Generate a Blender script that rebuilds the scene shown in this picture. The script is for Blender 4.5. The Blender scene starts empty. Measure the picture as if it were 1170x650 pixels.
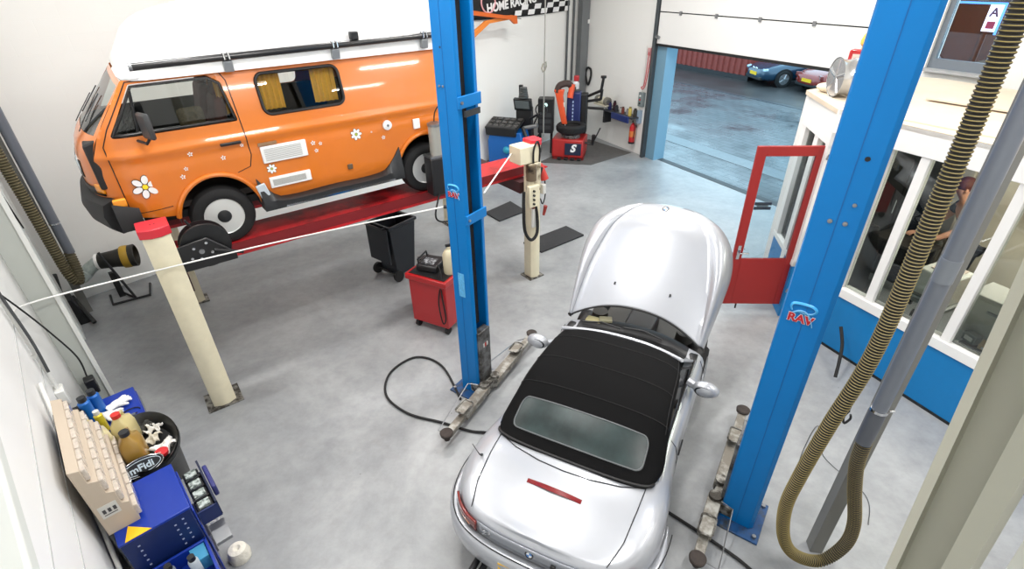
import bpy, bmesh, math, random
from mathutils import Vector, Matrix
random.seed(7)
C = bpy.context.scene.collection
PI = math.pi
def rad(d): return d * PI / 180
# ---------------------------------------------------------------- frames (plan directions of the place)
FR = {'world': (0, 0, 0), 'van': (-3.103, 5.203, 36.3), 'left': (0, 0, 42.2), 'office': (4.019, 5.311, -66.6),
      'garage': (3.699, 12.883, -62.4), 'lift': (-.444, 4.656, -35.4), 'car': (.888, 3.712, 62.5), 'back': (2.047, 15.883, 46.3)}
def W(fr, x, y, z=0):
    ox, oy, d = FR[fr]; c, s = math.cos(rad(d)), math.sin(rad(d))
    return Vector((ox + x*c - y*s, oy + x*s + y*c, z))
def tag(o, label=None, cat=None, group=None, kind=None):
    if label: o['label'] = label
    if cat: o['category'] = cat
    if group: o['group'] = group
    if kind: o['kind'] = kind
    return o
def put(o, fr, loc, rot=0):
    o.location = W(fr, *loc); o.rotation_euler = (0, 0, rad(FR[fr][2] + rot)); return o
def thing(name, label, cat, fr='world', loc=(0, 0, 0), rot=0, group=None):
    o = bpy.data.objects.new(name, None); o.empty_display_size = .1; C.objects.link(o)
    put(o, fr, loc, rot); return tag(o, label, cat, group)
def copy_tree(o, parent=None):
    c = o.copy(); C.objects.link(c)
    if parent: c.parent = parent
    for ch in list(o.children): copy_tree(ch, c)
    return c
# ---------------------------------------------------------------- mesh builder
class MB:
    def __init__(s): s.v = []; s.f = []
    def add(s, vs, fs):
        n = len(s.v); s.v += [tuple(v) for v in vs]; s.f += [tuple(i + n for i in f) for f in fs]; return s
    def box(s, x0, x1, y0, y1, z0, z1, M=None):
        vs = [Vector((x, y, z)) for x in (x0, x1) for y in (y0, y1) for z in (z0, z1)]
        if M: vs = [M @ v for v in vs]
        return s.add(vs, [(0,1,3,2),(4,6,7,5),(0,4,5,1),(2,3,7,6),(0,2,6,4),(1,5,7,3)])
    def cb(s, cx, cy, cz, sx, sy, sz, rz=0, ry=0, rx=0):
        M = Matrix.Translation((cx, cy, cz)) @ Matrix.Rotation(rad(rz), 4, 'Z') @ Matrix.Rotation(rad(ry), 4, 'Y') @ Matrix.Rotation(rad(rx), 4, 'X')
        return s.box(-sx/2, sx/2, -sy/2, sy/2, -sz/2, sz/2, M)
    def beam(s, p0, p1, w, h, up=(0, 0, 1)):
        p0, p1 = Vector(p0), Vector(p1); d = (p1 - p0); L = d.length; d.normalize()
        u = Vector(up)
        if abs(d.dot(u)) > .98: u = Vector((1, 0, 0))
        sd = d.cross(u).normalized(); u = sd.cross(d)
        M = Matrix(((sd.x, d.x, u.x, p0.x), (sd.y, d.y, u.y, p0.y), (sd.z, d.z, u.z, p0.z), (0, 0, 0, 1)))
        return s.box(-w/2, w/2, 0, L, -h/2, h/2, M)
    def cyl(s, p0, p1, r0, r1=None, n=20, caps=True):
        r1 = r0 if r1 is None else r1
        return s.tube([p0, p1], [r0, r1], n, caps)
    def tube(s, pts, r, n=10, caps=True, closed=False, flat=1.0):
        pts = [Vector(p) for p in pts]; m = len(pts); rs = r if isinstance(r, (list, tuple)) else [r]*m
        T = []
        for i in range(m):
            if closed: t = pts[(i+1) % m] - pts[i-1]
            else: t = pts[min(i+1, m-1)] - pts[max(i-1, 0)]
            T.append(t.normalized() if t.length > 1e-9 else Vector((0, 0, 1)))
        u = T[0].orthogonal().normalized()
        if abs(T[0].z) < .9: u = Vector((0, 0, 1)) - T[0]*T[0].z; u.normalize()
        vs = []
        for i in range(m):
            if i:
                u = u - T[i]*u.dot(T[i])
                u = u.normalized() if u.length > 1e-6 else T[i].orthogonal().normalized()
            w = T[i].cross(u)
            for k in range(n):
                a = 2*PI*k/n; vs.append(pts[i] + (u*math.cos(a)*flat + w*math.sin(a))*rs[i])
        fs = []
        for i in range(m if closed else m-1):
            j = (i+1) % m
            for k in range(n): fs.append((i*n+k, i*n+(k+1) % n, j*n+(k+1) % n, j*n+k))
        if caps and not closed: fs += [tuple(range(n-1, -1, -1)), tuple(range((m-1)*n, m*n))]
        return s.add(vs, fs)
    def lathe(s, prof, c=(0, 0, 0), axis='z', n=28, M=None, sx=1, sy=1):
        vs = []; c = Vector(c)
        for r, h in prof:
            for k in range(n):
                a = 2*PI*k/n; x, y = r*math.cos(a)*sx, r*math.sin(a)*sy
                v = {'z': Vector((x, y, h)), 'y': Vector((x, h, -y)), 'x': Vector((h, x, y))}[axis]
                v = c + v; vs.append(M @ v if M else v)
        m = len(prof); fs = []
        for i in range(m-1):
            for k in range(n): fs.append((i*n+k, i*n+(k+1) % n, (i+1)*n+(k+1) % n, (i+1)*n+k))
        if prof[0][0] > 1e-6: fs.append(tuple(range(n-1, -1, -1)))
        if prof[-1][0] > 1e-6: fs.append(tuple(range((m-1)*n, m*n)))
        return s.add(vs, fs)
    def prism(s, poly, a, b, axis='z', M=None):
        n = len(poly)
        def P(p, h):
            v = {'z': (p[0], p[1], h), 'y': (p[0], h, p[1]), 'x': (h, p[0], p[1])}[axis]
            v = Vector(v); return M @ v if M else v
        vs = [P(p, a) for p in poly] + [P(p, b) for p in poly]
        fs = [tuple(range(n-1, -1, -1)), tuple(range(n, 2*n))] + [(i, (i+1) % n, n+(i+1) % n, n+i) for i in range(n)]
        return s.add(vs, fs)
    def loft(s, rings, caps=True, closed=True):
        n = len(rings[0]); vs = [v for r in rings for v in r]; fs = []
        for i in range(len(rings)-1):
            for k in range(n if closed else n-1):
                fs.append((i*n+k, i*n+(k+1) % n, (i+1)*n+(k+1) % n, (i+1)*n+k))
        if caps and closed: fs += [tuple(range(n-1, -1, -1)), tuple(range((len(rings)-1)*n, len(rings)*n))]
        return s.add(vs, fs)
    def grid(s, nu, nv, fn):
        vs = [fn(i/nu, j/nv) for i in range(nu+1) for j in range(nv+1)]
        fs = [(i*(nv+1)+j, (i+1)*(nv+1)+j, (i+1)*(nv+1)+j+1, i*(nv+1)+j+1) for i in range(nu) for j in range(nv)]
        return s.add(vs, fs)
    def ball(s, c, r, n=14, sx=1, sy=1, sz=1, M=None):
        prof = [(math.sin(PI*i/n)*r, -math.cos(PI*i/n)*r*sz) for i in range(n+1)]
        prof[0] = (1e-5, prof[0][1]); prof[-1] = (1e-5, prof[-1][1])
        return s.lathe(prof, c, 'z', n*2, M, sx, sy)
    def build(s, name, m, parent=None, bevel=0, ang=35, solid=0, sub=0, weld=0, flip=False):
        me = bpy.data.meshes.new(name); me.from_pydata(s.v, [], s.f)
        bm = bmesh.new(); bm.from_mesh(me)
        bmesh.ops.remove_doubles(bm, verts=bm.verts, dist=weld or 1e-6)
        bmesh.ops.recalc_face_normals(bm, faces=bm.faces)
        if flip: bmesh.ops.reverse_faces(bm, faces=bm.faces)
        bm.to_mesh(me); bm.free()
        me.materials.append(m)
        me.shade_smooth(); me.set_sharp_from_angle(angle=rad(ang))
        o = bpy.data.objects.new(name, me); C.objects.link(o)
        if parent: o.parent = parent
        if solid: md = o.modifiers.new('s', 'SOLIDIFY'); md.thickness = solid; md.offset = -1
        if bevel:
            md = o.modifiers.new('b', 'BEVEL'); md.width = bevel; md.segments = 2; md.limit_method = 'ANGLE'; md.angle_limit = rad(40)
        if sub: md = o.modifiers.new('d', 'SUBSURF'); md.levels = sub; md.render_levels = sub
        return o
def rrect(x0, x1, z0, z1, r, n=6):
    pts = []
    for cx, cz, a0 in ((x1-r, z1-r, 0), (x0+r, z1-r, 90), (x0+r, z0+r, 180), (x1-r, z0+r, 270)):
        for k in range(n+1):
            a = rad(a0 + 90*k/n); pts.append((cx + r*math.cos(a), cz + r*math.sin(a)))
    return pts
def lerp(tab, x):
    if x <= tab[0][0]: return tab[0][1]
    for (a, b), (c, d) in zip(tab, tab[1:]):
        if x <= c: return b + (d-b)*(x-a)/(c-a)
    return tab[-1][1]
def slerp(tab, x):                      # smooth (Catmull-Rom) table
    n = len(tab)
    if x <= tab[0][0]: return tab[0][1]
    if x >= tab[-1][0]: return tab[-1][1]
    for i in range(n-1):
        if x <= tab[i+1][0]:
            x0, y0 = tab[i]; x1, y1 = tab[i+1]; h = x1-x0; t = (x-x0)/h
            m0 = (y1 - tab[i-1][1])/(x1 - tab[i-1][0]) if i else (y1-y0)/h
            m1 = (tab[i+2][1] - y0)/(tab[i+2][0] - x0) if i+2 < n else (y1-y0)/h
            return (2*t**3-3*t*t+1)*y0 + (t**3-2*t*t+t)*h*m0 + (-2*t**3+3*t*t)*y1 + (t**3-t*t)*h*m1
def spline(pts, n=8):
    pts = [Vector(p) for p in pts]; out = []
    for i in range(len(pts)-1):
        p0 = pts[max(i-1, 0)]; p1 = pts[i]; p2 = pts[i+1]; p3 = pts[min(i+2, len(pts)-1)]
        for k in range(n):
            t = k/n; out.append(.5*((2*p1) + (p2-p0)*t + (2*p0-5*p1+4*p2-p3)*t*t + (3*p1-p0-3*p2+p3)*t**3))
    return out + [pts[-1]]
# ---------------------------------------------------------------- materials
def lin(c): return tuple(((x/255)/12.92 if x/255 <= .04045 else ((x/255+.055)/1.055)**2.4) for x in c) + (1,)
MC = {}
def mat(name, col, rough=.5, metal=0, var=0, scale=8, bump=0, bscale=60, coat=0, emis=0, dirt=None, dirt_amt=0, spec=None):
    if name in MC: return MC[name]
    m = bpy.data.materials.new(name); m.use_nodes = True; nt = m.node_tree; b = nt.nodes['Principled BSDF']
    b.inputs['Base Color'].default_value = lin(col); b.inputs['Roughness'].default_value = rough; b.inputs['Metallic'].default_value = metal
    if coat: b.inputs['Coat Weight'].default_value = coat; b.inputs['Coat Roughness'].default_value = .06
    if spec is not None: b.inputs['Specular IOR Level'].default_value = spec
    if emis: b.inputs['Emission Color'].default_value = lin(col); b.inputs['Emission Strength'].default_value = emis
    tc = nt.nodes.new('ShaderNodeTexCoord')
    if var or dirt:
        n = nt.nodes.new('ShaderNodeTexNoise'); n.inputs['Scale'].default_value = scale; n.inputs['Detail'].default_value = 6; n.inputs['Roughness'].default_value = .6
        nt.links.new(tc.outputs['Object'], n.inputs['Vector'])
        r = nt.nodes.new('ShaderNodeValToRGB'); c = lin(col)
        if dirt:
            d = lin(dirt); r.color_ramp.elements[0].position = .5 - dirt_amt*.5; r.color_ramp.elements[1].position = .5 - dirt_amt*.5 + .18
            r.color_ramp.elements[0].color = d; r.color_ramp.elements[1].color = c
        else:
            r.color_ramp.elements[0].position = .3; r.color_ramp.elements[1].position = .7
            r.color_ramp.elements[0].color = tuple(x*(1-var) for x in c[:3]) + (1,); r.color_ramp.elements[1].color = tuple(min(1, x*(1+var)) for x in c[:3]) + (1,)
        nt.links.new(n.outputs['Fac'], r.inputs['Fac']); nt.links.new(r.outputs['Color'], b.inputs['Base Color'])
    if bump:
        n2 = nt.nodes.new('ShaderNodeTexNoise'); n2.inputs['Scale'].default_value = bscale; nt.links.new(tc.outputs['Object'], n2.inputs['Vector'])
        bp = nt.nodes.new('ShaderNodeBump'); bp.inputs['Strength'].default_value = bump; bp.inputs['Distance'].default_value = .01
        nt.links.new(n2.outputs['Fac'], bp.inputs['Height']); nt.links.new(bp.outputs['Normal'], b.inputs['Normal'])
    MC[name] = m; return m
def glass(name, tint=(255, 255, 255), refl=.12, dens=0.0):
    if name in MC: return MC[name]
    m = bpy.data.materials.new(name); m.use_nodes = True; nt = m.node_tree; nt.nodes.clear()
    out = nt.nodes.new('ShaderNodeOutputMaterial'); mx = nt.nodes.new('ShaderNodeMixShader'); tr = nt.nodes.new('ShaderNodeBsdfTransparent')
    gl = nt.nodes.new('ShaderNodeBsdfGlossy'); gl.inputs['Roughness'].default_value = .02; tr.inputs['Color'].default_value = lin(tint)
    fr = nt.nodes.new('ShaderNodeFresnel'); fr.inputs['IOR'].default_value = 1.5
    ad = nt.nodes.new('ShaderNodeMath'); ad.operation = 'MAXIMUM'; ad.inputs[1].default_value = refl
    nt.links.new(fr.outputs[0], ad.inputs[0]); nt.links.new(ad.outputs[0], mx.inputs['Fac'])
    nt.links.new(tr.outputs[0], mx.inputs[1]); nt.links.new(gl.outputs[0], mx.inputs[2]); nt.links.new(mx.outputs[0], out.inputs['Surface'])
    MC[name] = m; return m
white = mat('white_paint', (238, 238, 236), .55)
black = mat('black_plastic', (22, 23, 25), .45)
rubber = mat('rubber', (26, 26, 27), .8, bump=.2, bscale=90)
dark = mat('dark_metal', (45, 46, 48), .5, .4)
steel = mat('steel', (150, 152, 155), .35, .9)
chrome = mat('chrome', (215, 217, 220), .12, 1)
dirtysteel = mat('worn_steel', (150, 148, 142), .5, .5, dirt=(62, 58, 52), dirt_amt=.12, scale=14)
red = mat('red_paint', (180, 30, 38), .4, var=.12)
# ---------------------------------------------------------------- text as mesh
def text_mesh(txt, size, depth=.002, align='CENTER', shear=0, bold=0):
    cu = bpy.data.curves.new('t', 'FONT'); cu.body = txt; cu.size = size; cu.extrude = depth; cu.align_x = align; cu.align_y = 'CENTER'; cu.shear = shear; cu.offset = bold
    o = bpy.data.objects.new('t', cu); C.objects.link(o)
    bpy.context.view_layer.update()
    me = bpy.data.meshes.new_from_object(o.evaluated_get(bpy.context.evaluated_depsgraph_get()))
    C.objects.unlink(o); bpy.data.objects.remove(o); return me
def text(name, txt, size, m, parent, loc, rot, depth=.002, align='CENTER', shear=0, bold=0):
    me = text_mesh(txt, size, depth, align, shear, bold); me.materials.clear(); me.materials.append(m)
    o = bpy.data.objects.new(name, me); C.objects.link(o); o.location = loc; o.rotation_euler = rot
    if parent: o.parent = parent
    return o
# ================================================================ THE ROOM
def struct(o): o['kind'] = 'structure'; return o
fm = mat('floor_coating', (176, 178, 180), .34)
def floor_nodes(m):
    nt = m.node_tree; b = nt.nodes['Principled BSDF']; tc = nt.nodes.new('ShaderNodeTexCoord')
    n1 = nt.nodes.new('ShaderNodeTexNoise'); n1.inputs['Scale'].default_value = .55; n1.inputs['Detail'].default_value = 9; n1.inputs['Roughness'].default_value = .62; n1.inputs['Distortion'].default_value = .6
    n2 = nt.nodes.new('ShaderNodeTexNoise'); n2.inputs['Scale'].default_value = 7; n2.inputs['Detail'].default_value = 8; n2.inputs['Roughness'].default_value = .7
    v = nt.nodes.new('ShaderNodeTexVoronoi'); v.inputs['Scale'].default_value = 2.2
    for n in (n1, n2, v): nt.links.new(tc.outputs['Object'], n.inputs['Vector'])
    r1 = nt.nodes.new('ShaderNodeValToRGB'); e = r1.color_ramp.elements; e[0].position = .33; e[0].color = lin((133, 136, 139)); e[1].position = .68; e[1].color = lin((170, 172, 173))
    r2 = nt.nodes.new('ShaderNodeValToRGB'); e = r2.color_ramp.elements; e[0].position = .25; e[0].color = (.80, .80, .80, 1); e[1].position = .6; e[1].color = (1, 1, 1, 1)
    r3 = nt.nodes.new('ShaderNodeValToRGB'); e = r3.color_ramp.elements; e[0].position = .012; e[0].color = (.35, .34, .33, 1); e[1].position = .022; e[1].color = (1, 1, 1, 1)
    nt.links.new(n1.outputs['Fac'], r1.inputs['Fac']); nt.links.new(n2.outputs['Fac'], r2.inputs['Fac']); nt.links.new(v.outputs['Distance'], r3.inputs['Fac'])
    m1 = nt.nodes.new('ShaderNodeMix'); m1.data_type = 'RGBA'; m1.blend_type = 'MULTIPLY'; m1.inputs[0].default_value = 1
    m2 = nt.nodes.new('ShaderNodeMix'); m2.data_type = 'RGBA'; m2.blend_type = 'MULTIPLY'; m2.inputs[0].default_value = .7
    nt.links.new(r1.outputs[0], m1.inputs[6]); nt.links.new(r2.outputs[0], m1.inputs[7]); nt.links.new(m1.outputs[2], m2.inputs[6]); nt.links.new(r3.outputs[0], m2.inputs[7])
    nt.links.new(m2.outputs[2], b.inputs['Base Color'])
    rr = nt.nodes.new('ShaderNodeMapRange'); rr.inputs['To Min'].default_value = .22; rr.inputs['To Max'].default_value = .5; nt.links.new(n1.outputs['Fac'], rr.inputs['Value']); nt.links.new(rr.outputs[0], b.inputs['Roughness'])
floor_nodes(fm)
def brick_wall(name, ang):
    m = mat(name, (236, 236, 233), .6); nt = m.node_tree; b = nt.nodes['Principled BSDF']
    tc = nt.nodes.new('ShaderNodeTexCoord'); br = nt.nodes.new('ShaderNodeTexBrick'); mp = nt.nodes.new('ShaderNodeMapping'); mp.inputs['Rotation'].default_value = (rad(-90), 0, 0)
    br.inputs['Scale'].default_value = 1; br.inputs['Brick Width'].default_value = .6; br.inputs['Row Height'].default_value = .2; br.inputs['Mortar Size'].default_value = .004; br.inputs['Mortar Smooth'].default_value = .6
    bp = nt.nodes.new('ShaderNodeBump'); bp.inputs['Strength'].default_value = .3; bp.inputs['Distance'].default_value = .004; bp.invert = True
    nt.links.new(tc.outputs['Object'], mp.inputs['Vector']); nt.links.new(mp.outputs[0], br.inputs['Vector']); nt.links.new(br.outputs['Fac'], bp.inputs['Height']); nt.links.new(bp.outputs[0], b.inputs['Normal'])
    return m
wallm = brick_wall('painted_block_wall', 0)
ZC = 6.3
# plan corners
Pc = W('back', 0, 0); P1 = W('left', -.7, 10.15)
# intersection of the back wall line with the left wall plane
bd = Vector((math.cos(rad(46.3)), math.sin(rad(46.3)), 0)); nl = Vector((math.cos(rad(42.2)), math.sin(rad(42.2)), 0))
tt = (-.7 - Pc.dot(nl)) / bd.dot(nl); P1 = Pc + bd*tt; XB = tt
G2 = W('garage', 9.2, 0); P3 = Vector((8.2, -3.2, 0)); P4 = W('left', -.7, -3.6)
gd = Vector((math.cos(rad(-62.4)), math.sin(rad(-62.4)), 0)); fpoly = [P1, Pc+Vector((.12, .12, 0)), W('garage', -3.42, .08), W('garage', -.4, .08), W('garage', -.4, .12), W('garage', 5.1, .12), W('garage', 5.1, .1), G2+Vector((.1, .05, 0)), P3, P4]
mb = MB(); mb.prism([(p.x, p.y) for p in fpoly], -.1, 0); struct(mb.build('floor', fm))
mb = MB(); mb.prism([(p.x, p.y) for p in fpoly], ZC, ZC+.1); struct(mb.build('ceiling', mat('ceiling_white', (225, 225, 222), .8)))
# back wall (local x along wall)
b = MB().box(XB-.3, .25, 0, .25, 0, ZC).build('wall_back', wallm); put(b, 'back', (0, 0, 0)); struct(b)
# left wall, close to the camera
b = MB().box(-.95, -.7, -3.6, 11, 0, ZC).build('wall_left', mat('left_wall_panels', (240, 241, 240), .4)); put(b, 'left', (0, 0, 0)); struct(b)
# garage wall with opening (x from -.03 to 5.1, 3.9 high) and the glazed part
cx = (Matrix.Rotation(rad(62.4), 3, 'Z') @ (Pc - W('garage', 0, 0))).x
mb = MB(); mb.box(cx-.2, -.12, 0, .3, 0, ZC); mb.box(-.12, 5.1, 0, .3, 4.3, ZC); mb.box(5.1, 5.35, 0, .3, 0, ZC)
mb.box(5.35, 9.2, 0, .3, 0, 2.86); mb.box(5.35, 9.2, 0, .3, 4.9, ZC); mb.box(6.12, 9.2, 0, .3, 2.86, 4.9)
b = mb.build('wall_right', wallm); put(b, 'garage', (0, 0, 0)); struct(b)
# walls behind the camera
def wallseg(name, a, b_, th=.2):
    d = (b_ - a); L = d.length; ang = math.atan2(d.y, d.x)
    o = MB().box(0, L, -th, 0, 0, ZC).build(name, white); o.location = a; o.rotation_euler = (0, 0, ang); return struct(o)
wallseg('wall_far_side', P3, G2, -.2); wallseg('wall_front', P4, P3)
# ---- sectional door, blue jamb, dark track
blue_jamb = mat('jamb_blue', (112, 150, 172), .5)
d = thing('door_1', None, None, 'garage', (0, 0, 0)); struct(d)
pan = mat('door_panel_white', (228, 228, 226), .5, bump=.15, bscale=200)
for k, z in enumerate((2.70, 3.36, 4.02)):
    MB().box(-.30, 5.1, -.10, -.055, z+.012, z+.65).build('door_panel', pan, d, bevel=.004)
MB().box(-.30, 5.1, -.06, -.05, 2.70, 4.6).build('gap_light_blocker', mat('light_blocker_dark', (30, 31, 33), .7), d)  # dark sheet added to block sky light coming through the panel gaps
MB().box(-.32, 5.1, -.105, -.05, 2.66, 2.71).build('bottom_seal', rubber, d)
mb = MB()
for x in (.35, 1.35, 2.4, 3.5, 4.6): mb.box(x-.03, x+.03, -.125, -.10, 3.32, 3.40)
mb.build('hinge', steel, d)
MB().box(-.42, -.33, -.13, -.02, 0, 4.6).build('door_track', mat('track_grey', (72, 78, 82), .5, .3), d, bevel=.005)
MB().cyl((-.30, -.14, 2.86), (-.20, -.14, 2.84), .035).build('bottom_roller', steel, d)
t = MB().box(-.33, -.02, -.02, .32, 0, 4.3).build('trim_1', blue_jamb); put(t, 'garage', (0, 0, 0)); struct(t)
t = MB().box(-.02, 5.1, .12, .30, -.02, .006).build('trim_2', mat('threshold', (60, 62, 64), .6)); put(t, 'garage', (0, 0, 0)); struct(t)
# ---- steel column in the corner, painted pilaster beside it
t = MB(); t.box(cx+.12, cx+.32, -.26, -.02, 0, ZC).build('trim_3', mat('column_grey', (112, 116, 118), .5)); t = C.objects['trim_3']; put(t, 'garage', (0, 0, 0)); struct(t)
# ---- high window beyond the office roof
w = thing('window_1', None, None, 'garage', (0, 0, 0)); struct(w)
fr_ = mat('alu_frame', (205, 208, 210), .4)
mb = MB(); mb.box(5.35, 6.12, .05, .12, 2.86, 3.02); mb.box(5.35, 5.42, .05, .12, 3.02, 4.9); mb.box(6.04, 6.12, .05, .12, 3.02, 4.9); mb.box(5.42, 6.04, .05, .12, 4.84, 4.9)
mb.build('window_frame', mat('grey_frame', (110, 120, 130), .4), w)
MB().box(5.42, 6.04, .08, .09, 3.02, 4.84).build('pane', glass('clear_glass', refl=.06), w)
MB().box(5.35, 6.15, -.12, .05, 2.86, 2.89).build('window_sill', mat('sill_grey', (170, 172, 174), .5), w)
# ================================================================ OUTSIDE
pv = mat('wet_paving', (110, 118, 124), .35)
nt = pv.node_tree; bb = nt.nodes['Principled BSDF']; tc = nt.nodes.new('ShaderNodeTexCoord'); br = nt.nodes.new('ShaderNodeTexBrick')
br.inputs['Scale'].default_value = 1; br.inputs['Brick Width'].default_value = .42; br.inputs['Row Height'].default_value = .21; br.inputs['Mortar Size'].default_value = .012
br.inputs['Color1'].default_value = lin((92, 96, 100)); br.inputs['Color2'].default_value = lin((76, 80, 84)); br.inputs['Mortar'].default_value = lin((40, 43, 46))
nz = nt.nodes.new('ShaderNodeTexNoise'); nz.inputs['Scale'].default_value = .5; nz.inputs['Detail'].default_value = 7; mr = nt.nodes.new('ShaderNodeMapRange'); mr.inputs['From Min'].default_value = .35; mr.inputs['From Max'].default_value = .65; mr.inputs['To Min'].default_value = .08; mr.inputs['To Max'].default_value = .55
nt.links.new(tc.outputs['Object'], br.inputs['Vector']); nt.links.new(tc.outputs['Object'], nz.inputs['Vector']); nt.links.new(nz.outputs['Fac'], mr.inputs['Value']); nt.links.new(mr.outputs[0], bb.inputs['Roughness']); nt.links.new(br.outputs['Color'], bb.inputs['Base Color'])
g = MB().box(-30, 25, .3, 8.05, -.12, -.02).build('ground', pv); put(g, 'garage', (0, 0, 0)); struct(g)
ap = mat('wet_asphalt', (58, 56, 56), .4, var=.35, scale=.9, bump=.3, bscale=40)
g = MB().box(-30, 25, 8.05, 30, -.12, -.02).build('ground_far', ap); put(g, 'garage', (0, 0, 0)); struct(g)
g = MB().box(-30, 25, 1.55, 2.05, -.03, -.012).build('trim_4', mat('kerb_stone', (120, 126, 130), .45, var=.1)); put(g, 'garage', (0, 0, 0)); struct(g)
g = MB().box(-30, 25, 7.9, 8.1, -.03, -.010).build('trim_5', mat('gutter_stone', (66, 70, 74), .3)); put(g, 'garage', (0, 0, 0)); struct(g)
# corrugated container
c = thing('shipping_container', 'dark red corrugated shipping container across the wet yard', 'container', 'garage', (-19.3, 10.6, -.02))
pts = []; x = 0
while x < 13: pts += [(x, 0), (x+.12, 0), (x+.16, .06), (x+.28, .06)]; x += .32
poly = pts + [(x, 0), (x, 2.4), (0, 2.4)]
MB().prism(poly, .18, 2.5).build('corrugated_wall', mat('container_red', (136, 54, 44), .6, var=.15), c)
MB().box(-.05, x+.05, -.06, 2.45, 0, .18).build('bottom_rail', mat('container_rail', (40, 36, 38), .6), c)
MB().box(-.05, x+.05, -.03, 2.45, 2.5, 2.62).build('top_rail', mat('container_red2', (98, 48, 46), .6), c)
p = MB().box(-.04, .04, -.04, .04, -.02, 2.6).build('fence_post', mat('post_dark', (34, 38, 42), .5)); put(p, 'garage', (-8.1, 7.6, 0)); tag(p, 'thin dark post standing in the yard left of the parked cars', 'post')
# ================================================================ LIGHT
wd = bpy.data.worlds.new('World'); bpy.context.scene.world = wd; wd.use_nodes = True
nt = wd.node_tree; bg = nt.nodes['Background']; bg.inputs['Color'].default_value = (.46, .72, .88, 1); bg.inputs['Strength'].default_value = 2.6
def lamp(name, loc, rz, sx, sy, e, col=(1, .98, .955)):
    l = bpy.data.lights.new(name, 'AREA'); l.shape = 'RECTANGLE'; l.size = sx; l.size_y = sy; l.energy = e; l.color = col
    o = bpy.data.objects.new(name, l); C.objects.link(o); o.location = loc; o.rotation_euler = (0, 0, rz); return o
def luminaire(x, y, rz, e):
    t = thing('ceiling_light', 'long white fluorescent luminaire under the ceiling', 'light', 'world', (x, y, ZC-.35), rz, 'fluorescent luminaires under the ceiling')
    MB().box(-.8, .8, -.11, .11, .03, .10).build('housing', white, t, bevel=.01)
    mb = MB(); mb.cyl((-.75, -.05, 0), (.75, -.05, 0), .016); mb.cyl((-.75, .05, 0), (.75, .05, 0), .016); mb.build('tube', mat('tube_glow', (255, 250, 242), .5, emis=6), t)
    mb = MB(); mb.cyl((-.6, 0, .1), (-.6, 0, .35), .006); mb.cyl((.6, 0, .1), (.6, 0, .35), .006); mb.build('hanger', steel, t)
    o = lamp('fluorescent_lamp', (x, y, ZC-.42), rad(rz), 1.5, .2, e)
for x, y, rz in ((-3.4, 5.0, 36), (-1.2, 7.6, 36), (1.4, 10.4, 36), (-.6, 3.2, 36), (1.6, 5.8, 36), (3.4, 8.4, 36), (1.9, 1.0, 36), (4.6, 3.4, 36), (6.3, 1.2, 36)):
    luminaire(x, y, rz, 84)
# ================================================================ CAMERA
cam = bpy.data.cameras.new('Camera'); cam.sensor_width = 36; cam.lens = 36*590.22/1170; cam.clip_start = .05; cam.clip_end = 200
co = bpy.data.objects.new('Camera', cam); C.objects.link(co)
Rm = ((0.9997853, -0.02072094, 0.0), (-0.01080994, -0.52157974, 0.85313406), (-0.01767774, -0.85295089, -0.52169175))
co.matrix_world = Matrix(tuple((r[0], -r[1], -r[2], t) for r, t in zip(Rm, (0, 0, 4.25))) + ((0, 0, 0, 1),))
bpy.context.scene.camera = co
vs = bpy.context.scene.view_settings; vs.view_transform = 'Standard'; vs.look = 'None'; vs.gamma = 1; vs.use_curve_mapping = False; vs.exposure = .45
# ================================================================ CAMPER VAN ON THE LIFT (local x: rearwards along the lift, y: away from the camera, z up from floor)
orange = mat('van_orange', (216, 118, 34), .28, coat=.6, var=.04, scale=2)
vanwhite = mat('van_white', (240, 241, 240), .3, coat=.3)
seal = mat('van_seal', (20, 20, 22), .5)
tyrem = mat('tyre', (24, 24, 25), .75, bump=.15, bscale=80)
def sdf_panel(x0, x1, z0, z1, h, sdf, yf, mbx=None):
    nx, nz = int((x1-x0)/h), int((z1-z0)/h); P = {}; mb = mbx or MB()
    def gr(x, z):
        e = h*.2; return (sdf(x+e, z)-sdf(x-e, z))/(2*e), (sdf(x, z+e)-sdf(x, z-e))/(2*e)
    val = {}
    for i in range(nx+1):
        for j in range(nz+1):
            x, z = x0+(x1-x0)*i/nx, z0+(z1-z0)*j/nz
            d = sdf(x, z)
            if abs(d) < h*.75:
                for _ in range(3):
                    gx, gz = gr(x, z); g2 = gx*gx+gz*gz
                    if g2 > .05: x -= d*gx/g2; z -= d*gz/g2; d = sdf(x, z)
                d = 0
            val[i, j] = d; P[i, j] = (x, z)
    idx = {}; vs = []; fs = []
    for i in range(nx):
        for j in range(nz):
            q = [(i, j), (i+1, j), (i+1, j+1), (i, j+1)]
            if all(val[k] <= 0 for k in q):
                cxx = sum(P[k][0] for k in q)/4; czz = sum(P[k][1] for k in q)/4
                if sdf(cxx, czz) > 1e-4: continue
                for k in q:
                    if k not in idx: idx[k] = len(vs); x, z = P[k]; vs.append((x, yf(x, z), z))
                fs.append(tuple(idx[k] for k in q))
    return mb.add(vs, fs)
def sd_rr(x, z, x0, x1, z0, z1, r):
    cx, cz = (x0+x1)/2, (z0+z1)/2; dx, dz = abs(x-cx)-(x1-x0)/2+r, abs(z-cz)-(z1-z0)/2+r
    return math.hypot(max(dx, 0), max(dz, 0)) + min(max(dx, dz), 0) - r
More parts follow.
